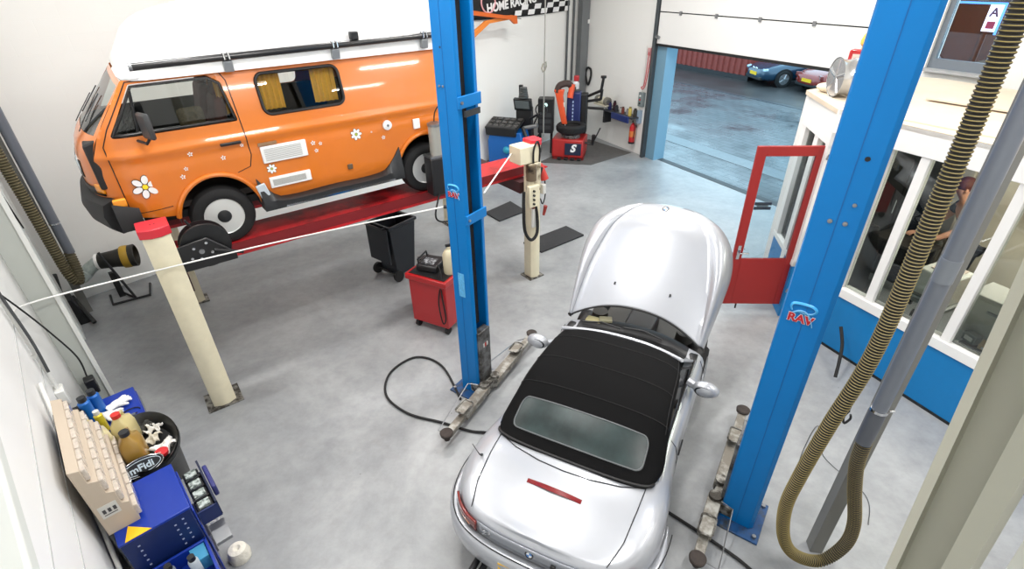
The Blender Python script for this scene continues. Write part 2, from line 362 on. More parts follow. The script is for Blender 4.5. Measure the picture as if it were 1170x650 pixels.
def sd_poly(x, z, P):
    d = 1e9; s = 1; n = len(P)
    for i in range(n):
        a, b = P[i], P[i-1]; ex, ez = b[0]-a[0], b[1]-a[1]; wx, wz = x-a[0], z-a[1]
        t = max(0, min(1, (wx*ex+wz*ez)/(ex*ex+ez*ez))); d = min(d, math.hypot(wx-ex*t, wz-ez*t))
        c1, c2, c3 = z >= a[1], z < b[1], ex*wz > ez*wx
        if (c1 and c2 and c3) or (not c1 and not c2 and not c3): s = -s
    return s*d
HZ = 2.02
VX1 = 3.22
outline = [(-.86, 2.22), (-.90, 2.5), (-.885, 2.80), (-.79, 3.0), (-.46, 3.44), (VX1-.06, 3.47), (VX1, 3.0), (VX1, 2.16), (2.98, 2.12), (.40, 2.06), (-.3, 2.13), (-.55, 2.17)]
doorwin = [(-.67, 2.99), (-.40, 3.385), (.24, 3.39), (.33, 3.33), (.375, 2.99)]
def vy(x, z):                       # side surface: gentle tumblehome above the belt, a pressed swage at z 2.80, front corner rounding
    y = 0
    if z > 2.80: y += .16*((z-2.80)/.67)**1.3
    y += -.018*math.exp(-((z-2.80)/.035)**2) + .012*math.exp(-((z-2.70)/.05)**2)
    if z < 2.25: y += .05*((2.25-z)/.2)**2
    if x < -.5: y += .17*((-.5-x)/.4)**2
    if x > 3.0: y += .06*((x-3.0)/.22)**2
    return y - .05
def vsdf(x, z):
    d = sd_poly(x, z, outline)
    d = max(d, -sd_poly(x, z, doorwin) + .02)
    d = max(d, -sd_rr(x, z, .68, 1.53, 2.995, 3.365, .07))
    for ax in (0, 2.46):
        cxx = ax+.0
        d = max(d, .395 - math.hypot(x-cxx, (z-2.03)*.9))
    return d
van = thing('camper_van', 'orange high-roof camper van with daisy stickers raised on the red four-post lift', 'van', 'van', (0, 0, 0))
VB = 1.75
mb = sdf_panel(-.92, 3.24, 2.03, 3.50, .028, vsdf, vy)
n0 = len(mb.v); f0 = list(mb.f)
mb.add([(x, VB - y - .05 + 0, z) for x, y, z in mb.v], f0)            # far side
# nose and windscreen surround
def fx(z): return slerp([(2.28, -.86), (2.5, -.90), (2.80, -.885), (3.0, -.79), (3.44, -.46)], z)
def nose(z, t, off=0):
    y0 = vy(fx(z), z); y1 = VB - .05 - y0; y = y0 + (y1-y0)*(t*.5+.5)
    dd = lerp([(2.2, .17), (2.9, .135), (3.44, .01)], z)
    return (fx(z) - dd*(1-abs(t)**3.2) - off, y, z)
mb.grid(10, 24, lambda u, v: nose(2.28+u*.72, v*2-1))
# windscreen aperture frame
def strip(fn0, fn1, n): return mb.grid(1, n, lambda u, v: tuple(a+(b-a)*u for a, b in zip(fn0(v), fn1(v))))
mb.grid(2, 24, lambda u, v: nose(3.40+u*.045, v*2-1)); mb.grid(8, 2, lambda u, v: nose(3.0+u*.41, -1+.07*v)); mb.grid(8, 2, lambda u, v: nose(3.0+u*.41, 1-.07*v))
# tail and roof flange
mb.grid(10, 10, lambda u, v: (VX1+.05*math.sin(PI*v)-.03*u, .03+v*(VB-.16)+0*u, 2.13+u*1.34))
mb.grid(6, 6, lambda u, v: (-.44+u*(VX1+.40), .10+v*(VB-.25), 3.455))
mb.build('body', orange, van, weld=.004, ang=40)
# underside
MB().box(-.7, VX1-.1, .12, VB-.2, 2.06, 2.14).build('underbody', dark, van)
# inner cab lining, floor, seats, dash
MB().box(-.75, 3.1, .08, VB-.16, 2.18, 2.24).build('cabin_floor', mat('van_carpet', (52, 46, 44), .9), van)
MB().box(3.05, 3.1, .1, VB-.2, 2.2, 3.4).build('rear_trim', mat('van_lining', (60, 52, 46)), van)
MB().box(-.70, 3.0, VB-.28, VB-.24, 2.2, 3.02).build('inner_lining', mat('lining_dark', (30, 28, 28), .8), van)
MB().box(3.06, 3.1, .1, VB-.2, 2.2, 3.4).build('rear_lining', mat('van_lining', (60, 52, 46), .8), van)
mb = MB(); mb.prism([(-.93, 2.5), (-.93, 2.93), (-.72, 3.0), (-.55, 2.92), (-.55, 2.5)], .10, VB-.2, 'y'); mb.build('dashboard', mat('van_dash', (30, 30, 32), .6), van, bevel=.02)
wr = mat('seat_brown', (110, 62, 58), .8)
for y in (.18, 1.05):
    s_ = MB().box(-.28, .22, y, y+.5, 2.45, 2.62).build('seat', wr, van, bevel=.05)
    MB().cb(.27, y+.25, 2.88, .12, .48, .62, 0, 12).build('backrest', wr, s_, bevel=.05)
    MB().cb(.34, y+.25, 3.24, .09, .26, .16, 0, 12).build('headrest', wr, s_, bevel=.03)
c = MB().cb(.02, .22, 3.02, .24, .10, .20, 10, 0).build('cushion', mat('tweed', (120, 104, 80), .95, var=.5, scale=60), van, bevel=.04)
mb = MB(); mb.lathe([(.185, -.012), (.20, 0), (.185, .012), (.17, 0), (.185, -.012)], n=32, M=Matrix.Translation((-.52, .42, 3.0)) @ Matrix.Rotation(rad(-60), 4, 'Y')); mb.cyl((-.52, .42, 3.0), (-.68, .42, 2.88), .02); mb.cb(-.52, .42, 3.0, .03, .36, .03, 0, -60)
mb.build('steering_wheel', black, van)
# interior partition behind cab and yellow curtains
MB().box(.55, .58, .9, 1.5, 2.2, 3.3).build('partition', mat('van_lining'  , (60, 52, 46)), van)
cur = mat('curtain_yellow', (240, 188, 62), .85)
for xa, xb in ((.69, .93), (1.26, 1.52)):
    MB().grid(24, 6, lambda u, v: (xa+(xb-xa)*u, .14+.018*math.sin(u*30)+.02*v, 3.0+v*.36)).build('curtain', cur, van)
MB().grid(12, 6, lambda u, v: (.30+.12*u, .22+.02*math.sin(u*20), 3.0+v*.38)).build('cab_curtain', cur, van)
# windows
gw = glass('window_glass', (236, 240, 238), .05); gws = glass('windscreen_glass', (200, 212, 208), .42)
MB().prism(doorwin, 0, .006, 'y').build('cab_window_glass', gw, van).location = (0, .055, 0)
MB().grid(6, 6, lambda u, v: (.68+.85*u, vy(1, 2.995+.37*v)+.012, 2.995+.37*v)).build('side_window_glass', glass('tinted_glass', (232, 236, 232), .06), van)
MB().grid(10, 24, lambda u, v: nose(3.0+u*.405, (v*2-1)*.93, -.004)).build('windscreen', gws, van)
def loop(P, n=6):
    return P
def edge_loop(name, P, r, m, par, closed=True, off=-.006):
    Q = []
    N = len(P)
    for i in range(N if closed else N-1):
        a, b = P[i], P[(i+1) % N]; k = max(1, int(math.hypot(b[0]-a[0], b[1]-a[1])/.06))
        for j in range(k): t = j/k; x, z = a[0]+(b[0]-a[0])*t, a[1]+(b[1]-a[1])*t; Q.append((x, vy(x, z)+off, z))
    if not closed: x, z = P[-1]; Q.append((x, vy(x, z)+off, z))
    return MB().tube(Q, r, 6, closed=closed).build(name, m, par)
edge_loop('cab_window_seal', doorwin, .013, seal, van)
edge_loop('side_window_seal', rrect(.67, 1.54, 2.985, 3.375, .08), .017, seal, van)
dp = [(-.775, 2.24), (-.78, 2.9), (-.70, 3.05), (-.43, 3.425), (.36, 3.43), (.40, 3.35), (.425, 2.62), (.385, 2.5)]
door_ = edge_loop('cab_door_gap', dp, .005, seal, van, closed=False, off=-.001)
edge_loop('door_sill_gap', [(-.775, 2.24), (-.42, 2.26)], .004, seal, van, closed=False, off=0)
edge_loop('arch_gap', [(.385, 2.5), (.25, 2.46)], .004, seal, van, closed=False, off=0)
# opened quarter: slid cab window bar with mirror
MB().tube([(-.42, .03, 3.36), (-.47, .03, 3.0)], .014, 8).build('quarter_window_bar', seal, van)
mr = MB().cb(-.40, -.19, 3.08, .05, .19, .24, 20, 0).build('wing_mirror', mat('mirror_grey', (58, 60, 62), .4), van, bevel=.03)
MB().tube([(-.50, -.02, 2.93), (-.44, -.16, 2.92), (-.40, -.18, 2.97)], .014, 8).build('mirror_arm', black, mr)
# door handle
h = MB().box(.16, .36, -.085, -.055, 2.755, 2.785).build('door_handle', black, van, bevel=.008)
# wheel arch lips
for ax, a0, a1 in ((0, 18, 168), (2.46, 18, 168)):
    Q = []
    for k in range(25):
        a = rad(a0+(a1-a0)*k/24); x, z = ax+.415*math.cos(a), 2.03+.46*math.sin(a); Q.append((x, vy(x, max(z, 2.1))-.01, z))
    MB().tube(Q, .026, 8).build('wheel_arch', orange, van)
    # dark inner wheel house
    mb = MB(); mb.grid(16, 1, lambda u, v: (ax+.40*math.cos(PI*u), -.02+.5*v, 2.03+.45*math.sin(PI*u))); mb.build('wheel_house', seal, van)
# sill step (black plastic) between wheels, with flared ends
prof = lambda x: slerp([(.40, 2.36), (.50, 2.2), (.62, 2.10), (1.2, 2.10), (1.85, 2.11), (1.98, 2.22), (2.10, 2.38)], x)
rings = []
for k in range(25):
    x = .40+1.70*k/24; zt = prof(x); rings.append([(x, -.065, zt), (x, -.14, min(zt-.02, 2.10)), (x, -.14, 2.0), (x, .05, 1.99), (x, .05, zt)])
MB().loft(rings).build('sill_step', mat('step_black', (34, 36, 38), .45), van)
MB().box(.62, 1.96, -.15, -.135, 2.005, 2.025).build('step_strip', chrome, van)
MB().cb(.44, -.09, 2.19, .10, .03, .22, 0, -12).build('mud_flap', mat('flap_grey', (190, 200, 208), .5), van, bevel=.01)
# wheels
def van_wheel(x, y, s):
    w = bpy.data.objects.new('wheel', None); w.empty_display_size = .1; C.objects.link(w); w.parent = van; w.location = (x, y, HZ)
    if s < 0: w.rotation_euler = (0, 0, PI)
    MB().lathe([(.195, .012), (.215, 0), (.26, -.004), (.30, .012), (.318, .04), (.32, .10), (.318, .15), (.30, .178), (.25, .19), (.19, .18)], axis='y', n=40).build('tyre', tyrem, w)
    rim = mat('wheel_rim', (216, 217, 214), .3, .25)
    mb = MB(); mb.lathe([(.192, .005), (.197, -.002), (.188, .004), (.172, .03), (.165, .045), (.10, .038), (.07, .025), (.045, .02), (.001, .012)], axis='y', n=40); mb.build('rim', rim, w)
    mb = MB()
    for k in range(16):
        a = 2*PI*k/16; mb.cyl((.148*math.cos(a), .046, .148*math.sin(a)), (.148*math.cos(a), .034, .148*math.sin(a)), .018, n=8)
    mb.build('rim_holes', seal, w)
    mb = MB(); mb.lathe([(.085, .025), (.06, -.008), (.04, -.014), (.001, -.02)], axis='y', n=20); mb.build('hub_cap', dark, w)
van_wheel(0, -.03, 1); van_wheel(2.46, -.03, 1); van_wheel(0, 1.70, -1); van_wheel(2.46, 1.70, -1)
# front bumper, indicator, headlights, grille
bl = mat('bumper_black', (22, 23, 25), .55)
def bpt(t, o, z):                       # bumper path round the nose
    x, y, zz = nose(2.4, t); return (x-o, y, z)
rings = []
for k in range(31):
    t = -1+2*k/30; w = 1
    x, y, _ = nose(2.36, t); oy = -.05*(1 if t < 0 else -1)*abs(t)**8
    rings.append([(x+.02, y+oy*1.2, 2.42), (x-.09, y+oy*1.6, 2.38), (x-.12, y+oy*2, 2.28), (x-.10, y+oy*2, 2.16), (x-.03, y+oy, 2.06), (x+.10, y+oy, 2.08)])
MB().loft(rings).build('front_bumper', bl, van, ang=50)
MB().loft([[(-.90, -.06, 2.40), (-.90, -.10, 2.30), (-.90, -.10, 2.12), (-.90, .02, 2.10)], [(-.70, -.075, 2.32), (-.70, -.10, 2.26), (-.70, -.10, 2.12), (-.70, .0, 2.10)]]).build('bumper_end', bl, van)
MB().grid(4, 3, lambda u, v: nose(2.46+.09*v, -1+.13*u, .02)).build('indicator', mat('amber_lens', (236, 150, 30), .2, coat=.5), van, solid=.02)
MB().box(-.885, -.775, -.05, .0, 2.35, 2.43).build('side_indicator', mat('amber_lens', (236, 150, 30)), van, bevel=.012)
for t in (-.42, .42):
    x, y, z = nose(2.66, t); MB().lathe([(.11, 0), (.11, -.03), (.08, -.045), (.001, -.05)], (x+.04, y, z), 'x').build('headlight', mat('lamp_glass', (190, 200, 205), .1, .3), van)
MB().grid(3, 24, lambda u, v: nose(2.58+.16*u, (v*2-1)*.62, .006)).build('grille', seal, van, solid=.01)
MB().grid(2, 24, lambda u, v: nose(2.43+.08*u, (v*2-1)*.97, .012)).build('nose_strip', seal, van, solid=.01)
# wipers
for t in (-.55, .15):
    a = nose(3.0, t, .03); b_ = nose(3.22, t+.25, .04); mb = MB(); mb.tube([a, nose(3.10, t+.1, .035), b_], .005, 6); mb.tube([nose(3.08, t+.02, .02), nose(3.27, t+.36, .02)], .006, 6); mb.build('wiper', seal, van)
# louvres and flaps on the side
def louvre(x0, x1, z0, z1, rows):
    mb = MB(); mb.box(x0, x1, -.075, -.045, z0, z1)
    o = mb.build('louvre_vent', vanwhite, van, bevel=.008); mb = MB()
    for k in range(rows): z = z0+.03+(z1-z0-.06)*k/(rows-1); mb.box(x0+.03, x1-.06, -.08, -.073, z-.0035, z+.0035)
    mb.build('louvre_slats', mat('slat_grey', (186, 187, 184), .6), o); return o
louvre(.52, 1.0, 2.50, 2.68, 8); louvre(.53, .98, 2.22, 2.34, 7)
MB().box(.51, .70, -.072, -.05, 2.69, 2.72).build('name_badge', mat('badge_grey', (150, 120, 90), .4), van)
c = MB().lathe([(.058, 0), (.055, -.02), (.02, -.028), (.001, -.028)], (1.99, -.05, 2.665), 'y').build('filler_cap', vanwhite, van); MB().lathe([(.016, -.02), (.014, -.034), (.001, -.034)], (1.99, -.05, 2.665), 'y').build('cap_lock', steel, c)
MB().box(2.33, 2.42, -.075, -.05, 2.56, 2.68).build('socket_flap', vanwhite, van, bevel=.006)
MB().box(1.42, 1.48, -.07, -.05, 2.24, 2.30).build('step_reflector', mat('hook_grey', (120, 100, 80), .4, .5), van, bevel=.004)
# flower stickers
ink = mat('sticker_ink', (28, 34, 24), .5)
def flower(cx, cz, r, name='flower_sticker', n=6, centre=(250, 225, 40), rot=0, outline_=True):
    yy = vy(cx, cz) - .004; o = None
    def petals(mb, k, y):
        for i in range(n):
            a = 2*PI*i/n + rot; px, pz = cx+r*.60*math.cos(a), cz+r*.60*math.sin(a); P = []
            for q in range(16):
                b_ = 2*PI*q/16; u, v = (r*.36+k)*math.cos(b_), (r*.235+k)*math.sin(b_)
                P.append((px+u*math.cos(a)-v*math.sin(a), pz+u*math.sin(a)+v*math.cos(a)))
            mb.prism(P, y, y-.001-.0002*i, 'y')
        return mb
    o = petals(MB(), 0, yy-.002).build(name, vanwhite, van)
    if outline_:
        petals(MB(), r*.05, yy).build('petal_outline', ink, o)
        MB().lathe([(r*.20, 0), (r*.19, -.001), (.0001, -.001)], (cx, yy-.0048, cz), 'y').build('flower_centre', mat('c%d%d%d' % centre, centre, .5), o)
flower(-.585, 2.50, .118, rot=.3); flower(1.59, 2.625, .07, n=7, centre=(170, 190, 60)); flower(.585, 2.43, .055, n=7, centre=(170, 190, 60))
for x, z, r in ((-.123, 2.732, .026), (-.25, 2.528, .026), (-.2, 2.60, .022), (.156, 2.64, .026), (.36, 2.73, .02), (1.08, 2.62, .028), (1.10, 2.53, .024), (1.16, 2.60, .022), (1.92, 2.53, .026), (1.78, 2.62, .012)):
    flower(x, z, r, 'small_flower_sticker', 5, outline_=False, rot=.4)
# ---- moulded white high roof
xs = [-.50, -.47, -.40, -.28, -.12, .1, .45, .9, 1.5, 2.3, 3.0, 3.25, 3.40]
def rh(x): return slerp([(-.45, 3.53), (-.38, 3.63), (-.28, 3.80), (-.06, 3.94), (.5, 4.06), (1.2, 4.22), (2.3, 4.32), (2.85, 4.26), (3.08, 4.05), (3.22, 3.6)], x)
rings = []
yc = (VB-.05)/2
for k in range(40):
    x = -.45+3.67*(k/39)**1.0; H_ = rh(x)-3.43; wb = .81 if x > -.2 else .81 - .12*((-.2-x)/.25)**2.2
    if x > 3.0: wb -= .1*((x-3.0)/.22)**2
    R_ = []
    for j in range(21):
        a = PI*j/20; cc, ss = math.cos(a), math.sin(a); e = .50
        R_.append((x, yc - wb*(abs(cc)**e)*(1 if cc > 0 else -1)*(1-.16*ss), 3.43 + H_*(ss**.8 if ss > 0 else 0)))
    rings.append(R_)
rf = MB().loft(rings).build('high_roof', vanwhite, van, ang=60)
MB().tube([(-.45, yc, 3.46), (-.45, .30, 3.46), (-.43, .12, 3.455), (-.35, .085, 3.455), (3.15, .08, 3.475)], .022, 8).build('roof_gutter', vanwhite, rf)
# awning pole on brackets
pole = MB().cyl((-.33, .005, 3.555), (3.1, .005, 3.595), .034, n=16).build('awning_pole', mat('pole_black', (28, 28, 30), .3, coat=.4), van)
MB().cyl((-.36, .005, 3.555), (-.33, .005, 3.555), .036, n=16).build('pole_end_cap', steel, pole)
for x in (.455, 1.54, 2.63):
    z = 3.565+.0124*x
    b_ = MB().cb(x, .012, z-.09, .085, .05, .10, 0, 0, 8).build('pole_bracket', mat('bracket_grey', (148, 152, 156), .4, .6), van, bevel=.006)
    mb = MB()
    for dx in (-.022, .022): mb.tube([(x+dx, .05, z-.06), (x+dx, -.04, z-.02), (x+dx, -.03, z+.035), (x+dx, .03, z+.04), (x+dx, .05, z-.02)], .007, 6)
    mb.build('bracket_clamp', chrome, b_)
MB().cb(1.78, .02, 3.655, .09, .07, .08).build('awning_end_box', dark, van, bevel=.01)
# ================================================================ FOUR-POST LIFT
lift4 = thing('four_post_lift', 'four-post lift with two red runways holding the orange van', 'car lift', 'van', (1.7, .9, 0))
o0 = Vector((1.7, .9, 0))
rr = mat('runway_red', (204, 36, 42), .38, dirt=(150, 30, 34), dirt_amt=.25, scale=5)
def L4(o): o.location = (o.location[0]-o0.x, o.location[1]-o0.y, o.location[2]); return o
def runway(y0, y1):
    r = L4(MB().box(-.72, 4.12, y0, y1, 1.555, 1.70).build('runway', rr, lift4, bevel=.006))
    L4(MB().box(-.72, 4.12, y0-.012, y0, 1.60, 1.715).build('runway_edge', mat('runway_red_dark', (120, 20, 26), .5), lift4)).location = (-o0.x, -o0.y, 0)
    return r
runway(-.07, .46); runway(1.24, 1.76)
L4(MB().prism([(4.12, 1.70), (4.55, 1.60), (4.55, 1.585), (4.12, 1.56)], -.05, .44, 'y').build('ramp', rr, lift4))
cream = mat('cream_paint', (226, 218, 190), .42, var=.05)
def post(x, y, h, lab):
    p = MB(); P = [(a*lab, b*lab) for a, b in [(-.09, -.075), (-.03, -.105), (.03, -.105), (.09, -.075), (.09, .09), (-.09, .09)]]
    p.prism(P, 0, h-.09); o = L4(p.build('post', cream, lift4, bevel=.006)); o.location = (x-o0.x, y-o0.y, 0)
    MB().prism([(a*1.12, b*1.12) for a, b in P], h-.09, h).build('post_cap', mat('cap_red', (205, 44, 58), .4), o, bevel=.008)
    MB().box(-.14*lab, .14*lab, -.13*lab, .13*lab, 0, .015).build('post_foot', dirtysteel, o)
    for dx in (-.012, .02): MB().cyl((dx, -.01, h), (dx, -.01, h+.003), .006, n=10).build('cap_bolt', dark, o)
    return o
pA = post(-.654, -.366, 2.24, 1.33); pB = post(3.971, -.393, 2.22, 1.0); post(-.5, 2.2, 2.2, 1.0); post(4.0, 2.2, 2.2, 1.0)
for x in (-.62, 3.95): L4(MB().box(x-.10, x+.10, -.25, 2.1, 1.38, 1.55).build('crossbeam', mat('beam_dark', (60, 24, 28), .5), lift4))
# drive unit on the post by the tyre machines
u = MB().box(-.34, -.03, -.16, .10, 1.93, 2.17).build('motor_box', cream, pB, bevel=.01)
mb = MB(); mb.box(-.20, .02, -.17, -.09, 1.50, 1.92); mb.build('control_box', mat('cream_grubby', (205, 196, 172), .5, dirt=(110, 92, 66), dirt_amt=.3), pB, bevel=.01)
mb = MB(); mb.cyl((-.14, -.15, 1.90), (-.14, -.15, 1.68), .075); mb.build('hydraulic_pump', mat('pump_dirty', (120, 104, 84), .5, .4, dirt=(50, 42, 34), dirt_amt=.4), pB)
mb = MB(); mb.box(-.24, -.06, -.24, -.16, 1.30, 1.62); sw = mb.build('switch_box', cream, pB, bevel=.01)
for k in range(4): MB().cyl((-.17, -.24, 1.55-.065*k), (-.17, -.265, 1.55-.065*k), .016, n=12).build('push_button', black, sw)
MB().tube(spline([(-.30, -.18, 1.55), (-.32, -.2, 1.30), (-.30, -.2, .95), (-.20, -.22, .78), (-.07, -.2, .85), (-.03, -.15, 1.1), (-.05, -.12, 1.30)]), .024, 8).build('hydraulic_hose', rubber, pB)
MB().tube(spline([(-.12, -.17, 1.93), (-.14, -.2, 2.12), (-.06, -.18, 2.22), (0, -.16, 2.1), (0, -.15, 1.9)]), .014, 8).build('motor_cable', rubber, pB)
MB().box(-.10, -.03, -.135, -.105, .92, 1.22).build('instruction_label', mat('label_white', (225, 225, 220), .5), pB)
MB().box(-.10, -.03, -.14, -.10, 1.22, 1.30).build('label_holder', mat('rust', (120, 60, 44), .7), pB)
mb = MB(); mb.cb(.02, -.12, 1.72, .05, .05, .22, 0, 20); mb.build('lever', dark, pB)
mb = MB(); mb.cyl((.12, -.02, 1.82), (.17, -.08, 1.60), .045, .06); mb.build('air_gun_body', mat('gun_red', (190, 60, 52), .4), pB)
MB().tube(spline([(.17, -.08, 1.58), (.18, -.08, 1.35), (.1, -.12, 1.25), (.04, -.14, 1.35)]), .010, 6).build('gun_cable', rubber, pB)
MB().box(.09, .15, -.14, -.05, 1.40, 1.55).build('socket_outlet', mat('socket_white', (210, 210, 205), .4), pB, bevel=.01)
MB().cyl((.14, -.1, 1.05), (.16, -.12, 1.2), .02, .03, n=8).build('plug', mat('plug_red', (150, 50, 45), .6), pB)
# hose reel at the front of the near runway
reel = thing('hose_reel', 'black hose reel standing on the runway by the front wheel of the orange van', 'hose reel', 'van', (-.28, -.30, 1.72))
mb = MB(); mb.lathe([(.23, -.07), (.235, -.06), (.235, -.045), (.16, -.045), (.16, .045), (.235, .045), (.235, .06), (.22, .065), (.05, .065), (.001, .065)], (0, 0, .17), 'y', 36); mb.build('drum', black, reel)
MB().lathe([(.15, -.04), (.205, -.03), (.205, .03), (.15, .04)], (0, 0, .17), 'y', 32).build('hose_winding', mat('hose_red', (150, 60, 62), .5), reel)
mb = MB(); mb.prism([(-.30, -.03), (-.30, .24), (.02, .28), (.24, .05), (.24, -.03)], -.13, -.10, 'y'); br_ = mb.build('mounting_plate', mat('plate_black', (24, 24, 26), .4), reel, bevel=.01)
for x, z in ((-.12, .2), (.0, .23), (-.16, .1), (.03, .12), (-.08, .08)): MB().cyl((x, -.13, z), (x, -.142, z), .014, n=10).build('bolt', chrome, br_)
MB().cyl((-.06, -.13, .155), (-.06, -.15, .155), .025).build('axle', steel, reel)
MB().tube([(.05, -.14, .14), (.30, -.16, .04)], .018, 8).build('crank_arm', black, reel)
MB().tube([(-.05, .02, .30), (-.10, .0, .46)], .012, 8).build('guide_rod', dark, reel)
# black mirror box and bottle hung at the rear wheel, seen beside the blue post
u = thing('fluid_extractor', 'grey canister unit standing before the rear wheel of the orange van', 'extractor', 'van', (2.56, -.22, 1.70))
MB().box(-.17, .17, -.10, .10, 0.02, .52).build('black_case', mat('case_black', (26, 26, 28), .4), u, bevel=.02)
MB().cyl((-.02, 0, .54), (-.02, 0, .90), .085, n=18).build('canister', mat('canister', (168, 168, 160), .3, .3), u)
MB().lathe([(.09, .90), (.09, .93), (.04, .95), (.001, .95)], (-.02, 0, 0)).build('canister_lid', steel, u)
MB().box(-.17, .17, -.10, .10, .52, .545).build('case_lid', steel, u)
MB().tube(spline([(-.02, 0, .95), (.0, 0, 1.05), (.06, 0, 1.12), (.14, 0, 1.1)]), .008, 6).build('suction_hose', rubber, u)
MB().tube(spline([(-.1, -.11, .05), (-.2, -.14, -.2), (-.14, -.14, -.32), (.1, -.12, -.38)]), .012, 6).build('drain_hose', rubber, u)
# small supports beneath the runway
# ================================================================ SILVER ROADSTER (local x forward, y left, built full size then set in place)
silver = mat('car_silver', (172, 175, 181), .33, .3, coat=.7, var=.02, scale=2)
car = thing('roadster', 'silver two-seat roadster with black soft top and raised clamshell bonnet', 'car', 'car', (0, .0, 0))
car.scale = (.9, .9, .9)
canvas = mat('soft_top_canvas', (13, 13, 14), .9, bump=.3, bscale=300, spec=.15)
half = [(-1.93, 0), (-1.93, .14), (-1.925, .28), (-1.91, .42), (-1.88, .55), (-1.84, .65), (-1.77, .75), (-1.67, .83), (-1.55, .885), (-1.40, .92), (-1.25, .93), (-1.10, .925), (-.95, .91), (-.8, .89),
        (-.6, .87), (-.4, .86), (-.2, .857), (0, .857), (.2, .86), (.4, .862), (.6, .865), (.8, .87), (.98, .87)]
def dens(P, n):
    Q = [Vector((x, y, 0)) for x, y in P]; S = spline(Q, n); return [(p.x, p.y) for p in S]
HP = dens(half, 3)
def normals(P):
    N = []
    for i in range(len(P)):
        a = P[max(i-1, 0)]; b = P[min(i+1, len(P)-1)]; tx, ty = b[0]-a[0], b[1]-a[1]; l = math.hypot(tx, ty) or 1
        N.append((ty/l, -tx/l))     # points inward
    N[0] = (1, 0); return N
HN = normals(HP)
def belt(x): return slerp([(-1.95, .795), (-1.84, .80), (-1.6, .855), (-1.3, .895), (-1.1, .905), (-.7, .895), (-.2, .885), (.4, .90), (.98, .94)], x)
LV = [(.10, 0), (.05, .06), (.03, .14), (.015, .22), (.005, .30), (0, .38), (0, .46), (-.002, .54), (.002, .62), (.008, .68), (.012, .72), (.010, .77), (.02, .83), (.04, .89), (.075, .94), (.13, .975), (.205, 1.0)]
def cz(x, f, o): return .20 + (belt(x)-.20)*f
mb = MB(); nL = len(LV); vs = []
full = [(p, n, 1) for p, n in zip(HP, HN)]
ring = [((p[0], -p[1]), (n[0], -n[1])) for p, n in zip(HP[::-1], HN[::-1])][:-1] + list(zip(HP, HN))
for o, f in LV:
    for p, n in ring:
        rearw = max(0, min(1, (-1.55-p[0])/.35))
        oo = o
        if f > .70: oo = o + (.02 if f < .80 else 0)*0
        if rearw > 0 and f >= .89: oo = o*(1-.75*rearw)
        vs.append((p[0]+n[0]*oo, p[1]+n[1]*oo, cz(p[0], f, o)))
m = len(ring); fs = [(j*m+i, j*m+i+1, (j+1)*m+i+1, (j+1)*m+i) for j in range(nL-1) for i in range(m-1)]
# rear wheel arches cut from the side
def cut(vs, fs, cxx, czz, r, h):
    vs = [list(v) for v in vs]; ins = [False]*len(vs)
    for i, v in enumerate(vs):
        if abs(v[1]) < .6: continue
        d = math.hypot(v[0]-cxx, v[2]-czz)
        if abs(d-r) < h and d > 1e-6: v[0] = cxx+(v[0]-cxx)*r/d; v[2] = czz+(v[2]-czz)*r/d
        elif d < r: ins[i] = True
    out = []
    for f in fs:
        if any(ins[i] for i in f): continue
        c0 = sum(vs[i][0] for i in f)/len(f); c2 = sum(vs[i][2] for i in f)/len(f)
        if abs(vs[f[0]][1]) > .6 and math.hypot(c0-cxx, c2-czz) < r-.002: continue
        out.append(f)
    return [tuple(v) for v in vs], out
vs2, fs2 = cut(vs, fs, -1.19, .30, .345, .03)
mb.add(vs2, fs2)
# deck: strips across from right inner ring to left inner ring
o, f = LV[-1]; top = [vs[(nL-1)*m+i] for i in range(m)]; k0 = (m-1)//2
NV = 16
for i in range(k0):
    pass
def deckpt(i, v):           # i = index from rear centre outward, v -1..1
    a = top[k0+i]; b = top[k0-i]; t = v*.5+.5
    cr = .035*min(1, i/6)*(1-abs(v)**2.2); 
    return (a[0], b[1]+(a[1]-b[1])*t, a[2]+cr - .0*abs(v))
dl = [i for i in range(k0+1)]
last = max(i for i in dl if top[k0+i][0] < -.93)
mb.grid(last, NV, lambda u, v: deckpt(int(round(u*last)), v*2-1))
body = mb.build('body', silver, car, weld=.002, ang=50)
# floor pan and inner tub
MB().box(-1.75, .95, -.66, .66, .17, .30).build('floor_pan', black, car)
tub = mat('cabin_dark', (28, 28, 30), .8)
mb = MB(); mb.box(-.95, .75, -.64, .64, .28, .40); mb.box(-1.0, -.9, -.66, .66, .3, .88); mb.build('cabin_tub', tub, car)
MB().prism([(.45, .6), (.45, .88), (.62, .92), (.95, .92), (.95, .6)], -.66, .66, 'y').build('dashboard', tub, car)
for s in (-1, 1):
    st = MB().box(-.55, .05, s*.34-.22, s*.34+.22, .38, .55).build('seat', tub, car, bevel=.04)
    MB().cb(-.62, s*.34, .75, .14, .42, .55, 0, -12).build('seat_back', tub, st, bevel=.05)
MB().lathe([(.165, -.01), (.18, 0), (.165, .01), (.15, 0), (.165, -.01)], n=28, M=Matrix.Translation((.28, .34, .85)) @ Matrix.Rotation(rad(65), 4, 'Y')).build('steering_wheel', black, car)
